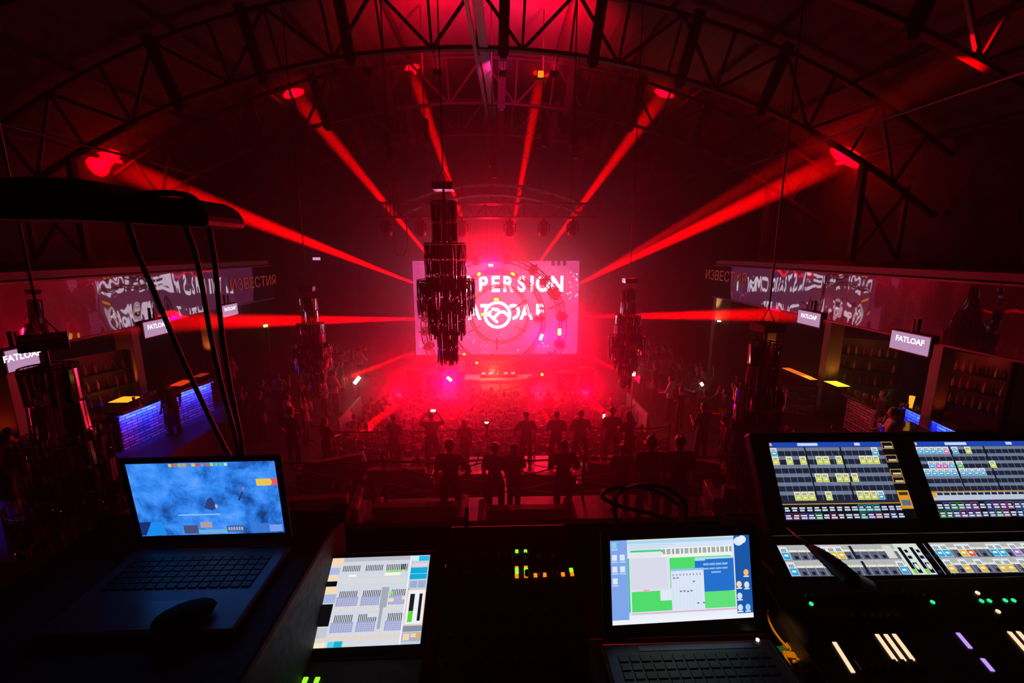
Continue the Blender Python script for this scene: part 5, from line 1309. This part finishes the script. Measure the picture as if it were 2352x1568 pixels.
# controls on the sloping front
cP = V((1, botS.y, botS.z)); cN = V((0, (nz-(botS.z-E0)), 1)).cross(V((1,0,0)))
cdir = V((0, NEAR_Y-botS.y, E0+nz-botS.z)).normalized(); cN = V((1,0,0)).cross(cdir); cN = cN if cN.z > 0 else -cN
Rc = Matrix((V((1,0,0)), -cdir, cN)).transposed()
def on_con(px, py): return on_plane(px, py, cP, cN)
M_FADE = mat('warm_lit_slot', (1,.8,.6), .4, 0, (1,.62,.38), 1.25); M_FADV = mat('violet_lit_slot', (.7,.5,1), .4, 0, (.55,.32,1), 1.0)
def c8(x, y): return (1730+x*.26446, 1220+y*.26446)
for (a_, b_, m) in (((702,965),(868,1228),M_FADE),((1072,897),(1238,1130),M_FADE),((1147,897),(1316,1130),M_FADE),((1220,895),(1394,1128),M_FADE),((2222,875),(2420,1100),M_FADE),((2298,873),(2500,1100),M_FADE),((1775,885),(1887,1018),M_FADV),((1988,1107),(2080,1216),M_FADV)):
    p, q = on_con(*c8(*a_)), on_con(*c8(*b_)); mb = MB(); d = q-p
    mb.bar(p+cN*.001, q+cN*.001, .0085, .003, up=cN); mb2 = MB()
    local(mb.obj('lit_fader', m, t), t)
M_KNOBG = mat('knob_grey', (.10,.09,.09), .35)
for k in range(14):
    x = 437+k*68.5+(30 if k > 4 else 0)+(60 if k > 7 else 0)+(35 if k > 8 else 0)
    if x > 1500: break
    p = on_con(*c8(x, 553-k*.7)); mb = MB(); mb.cyl((0,0,0),(0,0,.012),.008,.007,n=12); mb.cyl((0,0,.012),(0,0,.013),.002,n=6); o = mb.obj('encoder_knob', M_KNOBG, t); o.location = p-t.location; o.rotation_euler = Rc.to_euler()
for k in range(10):
    x = 550+k*72+(36 if k > 4 else 0); p = on_con(*c8(x, 722)); mb = MB(); mb.cyl((0,0,0),(0,0,.012),.008,.007,n=12); o = mb.obj('encoder_knob', M_KNOBG, t); o.location = p-t.location; o.rotation_euler = Rc.to_euler()
M_BG = mat('button_green', (.1,.8,.4), .4, 0, (.03,.75,.27), 1.2); M_BW = mat('button_warm', (1,.8,.6), .4, 0, (1,.62,.4), 1.3)
for (x,y,m) in ((503,632,M_BG),(1557,617,M_BG),(1982,607,M_BG),(2050,605,M_BG),(2188,602,M_BG),(2260,602,M_BG),(1947,537,M_BW),(2125,698,M_BW)):
    p = on_con(*c8(x,y)); mb = MB(); mb.cyl((0,0,0),(0,0,.003),.0048,n=14); o = mb.obj('lit_button', m, t); o.location = p-t.location; o.rotation_euler = Rc.to_euler()
# little dark fader caps in rows
for k in range(8):
    p = on_con(*c8(930+k*75, 1172)); mb = MB(); mb.box((0,0,.004),(.012,.02,.008)); o = mb.obj('fader_cap', M_KNOBG, t); o.location = p-t.location; o.rotation_euler = Rc.to_euler()
# gooseneck lamp over the console
gp = [at_d(1808,1212,1.05), at_d(1835,1236,1.0), at_d(1862,1256,.96), at_d(1900,1284,.92), at_d(1955,1330,.88)]
t = thing('gooseneck_lamp', 'black gooseneck lamp reaching across the left strip display', 'lamp', gp[-1])
mb = MB(); mb.tube(gp[:3], [.002,.003,.006], 8); local(mb.obj('tip', M_KEY, t, True), t)
mb = MB(); 
sp_ = smooth_pts(gp[2:], 10)+[on_con(1985,1365)+cN*.03, on_con(2000,1385)]; mb.tube(sp_, [.006+.010*min(1,k/14)+.0012*(k % 2) for k in range(len(sp_))], 10); local(mb.obj('flexible_neck', M_KEY, t, True), t)
# amber lit cables and connectors between the laptop and the console
M_OC = mat('orange_cable', (.85,.42,.03), .45); M_GRC = mat('grey_green_cable', (.08,.12,.12), .5)
zc = E0-.90
def pz(pts, z): return [at_z(x,y,z+dz) for x,y,dz in pts]
mb = MB(); mb.tube(smooth_pts(pz([(1812,1440,0),(1795,1420,.01),(1778,1402,.02),(1766,1402,.02),(1764,1416,.015),(1774,1442,.01),(1792,1468,.005),(1812,1490,0)], zc)), .0028, 8)
tag(mb.obj('cable', M_OC, smooth=True), 'orange cable bent in a loop beside the right laptop, above the connectors', 'cable')
mb = MB(); mb.tube(smooth_pts(pz([(1803,1496,0),(1806,1512,.0),(1820,1533,.0),(1840,1543,0),(1856,1540,0),(1862,1528,.01)], zc)), .0033, 8)
tag(mb.obj('cable', M_OC, smooth=True), 'orange cable curling under the connectors near the bottom edge', 'cable')
mb = MB(); mb.tube(smooth_pts(pz([(1861,1538,0),(1868,1552,0),(1880,1572,-.01)], zc)), .0028, 8); tag(mb.obj('cable', mat('dull_orange_cable',(.5,.2,.05),.5), smooth=True), 'short dull orange cable end at the bottom edge beside the console', 'cable')
mb = MB(); mb.tube(smooth_pts(pz([(1743,1293,.06),(1752,1325,.04),(1764,1352,.0)], zc+.03)), [.002]*7+[.0035]*6, 8); tag(mb.obj('cable', mat('brown_cable',(.4,.18,.06),.5), smooth=True), 'thin brown cable rising between the right laptop and the console', 'cable')
mb = MB(); mb.tube(smooth_pts(pz([(1746,1357,.0),(1765,1360,.01),(1785,1375,.01),(1798,1395,0),(1802,1410,-.01)], zc)), .0032, 8); tag(mb.obj('cable', M_GRC, smooth=True), 'grey green cable arching between the right laptop and the console', 'cable')
q = on = at_z(1822,1488,zc); t = thing('connector_adapter', 'cluster of orange connector plugs between the right laptop and the console', 'connector', (q.x,q.y,E0-.98))
for i,(px,py,w,d,rz) in enumerate(((1812,1482,.022,.018,.5),(1828,1482,.014,.028,-.3),(1818,1502,.034,.018,-.2),(1838,1506,.02,.024,-.3))):
    p = at_z(px,py,zc); mb = MB(); mb.box((0,0,-.01),(w,d,.02),Matrix.Rotation(rz,3,'Z')); mb.cyl((0,-d*.5,-.008),(0,-d*.9,-.008),.005,n=8); o = mb.obj('plug', M_OC, t, bevel=.002); o.location = p-t.location
p = at_z(1792,1487,zc); mb = MB(); mb.box((0,0,-.012),(.03,.016,.018)); o = mb.obj('teal_plug', mat('teal_plastic',(.02,.2,.2),.5), t); o.location = p-t.location; o['label'] = 'teal plug'
mb = MB(); mb.box((0,0,.03),(.07,.06,.055)); mb.obj('hub_box', M_CASE, t, bevel=.004)
# the little work light that colours them
t = thing('desk_work_light', 'small black work light clipped to the left side of the console', 'lamp', W_(.66,1.0,-.80))
mb = MB(); mb.box((0,0,0),(.03,.04,.02)); mb.tube([(0,0,0),(-.01,-.03,.05),(-.012,-.08,.055)], .004, 6); mb.obj('arm', M_KEY, t)
spot(W_(.60,.86,-.72), at_z(1815,1475,zc)+V((-.02,0,0)), .9, 38, (1,.55,.12), .6, .01)
# cable loops standing up behind the right laptop
for pts, lb in ((((1422,1222),(1414,1180),(1413,1150),(1428,1127),(1480,1114),(1535,1122),(1568,1148),(1576,1172),(1566,1212)), 'thick black cable standing up in a wide loop behind the right laptop'),
                (((1600,1215),(1560,1200),(1500,1180),(1440,1166),(1400,1152),(1384,1138),(1400,1124),(1460,1116),(1520,1132),(1560,1160)), 'second black cable loop crossing the wide one behind the right laptop')):
    mb = MB(); mb.tube(smooth_pts([at_y(x,y,1.28+.04*math.sin(k)) for k,(x,y) in enumerate(pts)]), .0065, 8); tag(mb.obj('cable_loop', M_KEY, smooth=True), lb, 'cable')
mb = MB(); q = at_y(1600,1225,1.25)
for (dx,dz,rx,rz_) in ((0,0,.16,.06),(-.1,-.01,.1,.05),(.1,-.01,.1,.045)): mb.ell((q.x+dx,1.24,E0-.94+dz),(rx,.09,rz_),14)
tag(mb.obj('bag', mat('black_bag',(.015,.015,.015),.7,bump=.5,bscale=12), smooth=True), 'soft black bag slumped behind the right laptop', 'bag')
mb = MB(); mb.tube(smooth_pts([at_y(1690,1225,1.3), at_y(1735,1230,1.25), at_y(1748,1200,1.2), at_y(1738,1196,1.2)]), .006, 8); tag(mb.obj('cable', M_KEY, smooth=True), 'short black cable bend at the left corner of the console screen', 'cable')
# ---- black boom with cables at the left edge
t = thing('equipment_boom', 'big black boom jutting in from the left edge with cables hanging from it', 'boom', (-1.5,1.0,6.4))
out = [(-110,410),(60,404),(165,407),(240,436),(330,448),(420,453),(455,470),(470,494),(474,520),(400,518),(300,511),(150,502),(-110,500)]
A_ = [at_y(x,y,1.0) for x,y in out]; n_ = len(A_)
mb = MB(); vs = [p for p in A_]+[p+V((0,.16,0)) for p in A_]
mb.add(vs, [tuple(range(n_-1,-1,-1)), tuple(range(n_,2*n_))]+[(k,(k+1)%n_,(k+1)%n_+n_,k+n_) for k in range(n_)]); local(mb.obj('arm_housing', M_DESK, t, bevel=.012), t)
mb = MB(); mb.tube(smooth_pts([at_y(315,449,.99), at_y(360,443,.98), at_y(410,445,.98), at_y(445,456,.98), at_y(468,484,.99)]), .006, 8); local(mb.obj('handle', M_DESK, t, True), t)
mb = MB(); mb.cyl((0,0,0),(0,0,8.31-6.4),.035,n=12); mb.box((-.1,0,.02),(.4,.5,.04)); mb.bar((0,0,1.86),(.1,.05,1.87),.05); mb.obj('stand', M_STEEL, t)
for pts, lb in ((((292,508),(320,590),(352,665),(400,780),(440,870),(490,975),(530,1050)), 'leftmost black cable hanging from the boom to the left laptop'),
                (((425,516),(448,580),(465,660),(482,760),(508,880),(540,1000),(552,1060)), 'middle black cable hanging from the boom behind the left laptop'),
                (((476,500),(492,590),(502,690),(512,780),(530,890),(552,1000),(562,1060)), 'rightmost black cable hanging from the tip of the boom')):
    n_ = len(pts); mb = MB(); mb.tube(smooth_pts([at_y(x,y,1.05+.14*k/(n_-1)) for k,(x,y) in enumerate(pts)]+[W_(at_y(pts[-1][0],pts[-1][1],1.2).x+.01,1.22,-.6), W_(at_y(pts[-1][0],pts[-1][1],1.2).x+.02,1.24,-.96)]), .0058, 8)
    tag(mb.obj('cable', M_KEY, smooth=True), lb, 'cable')
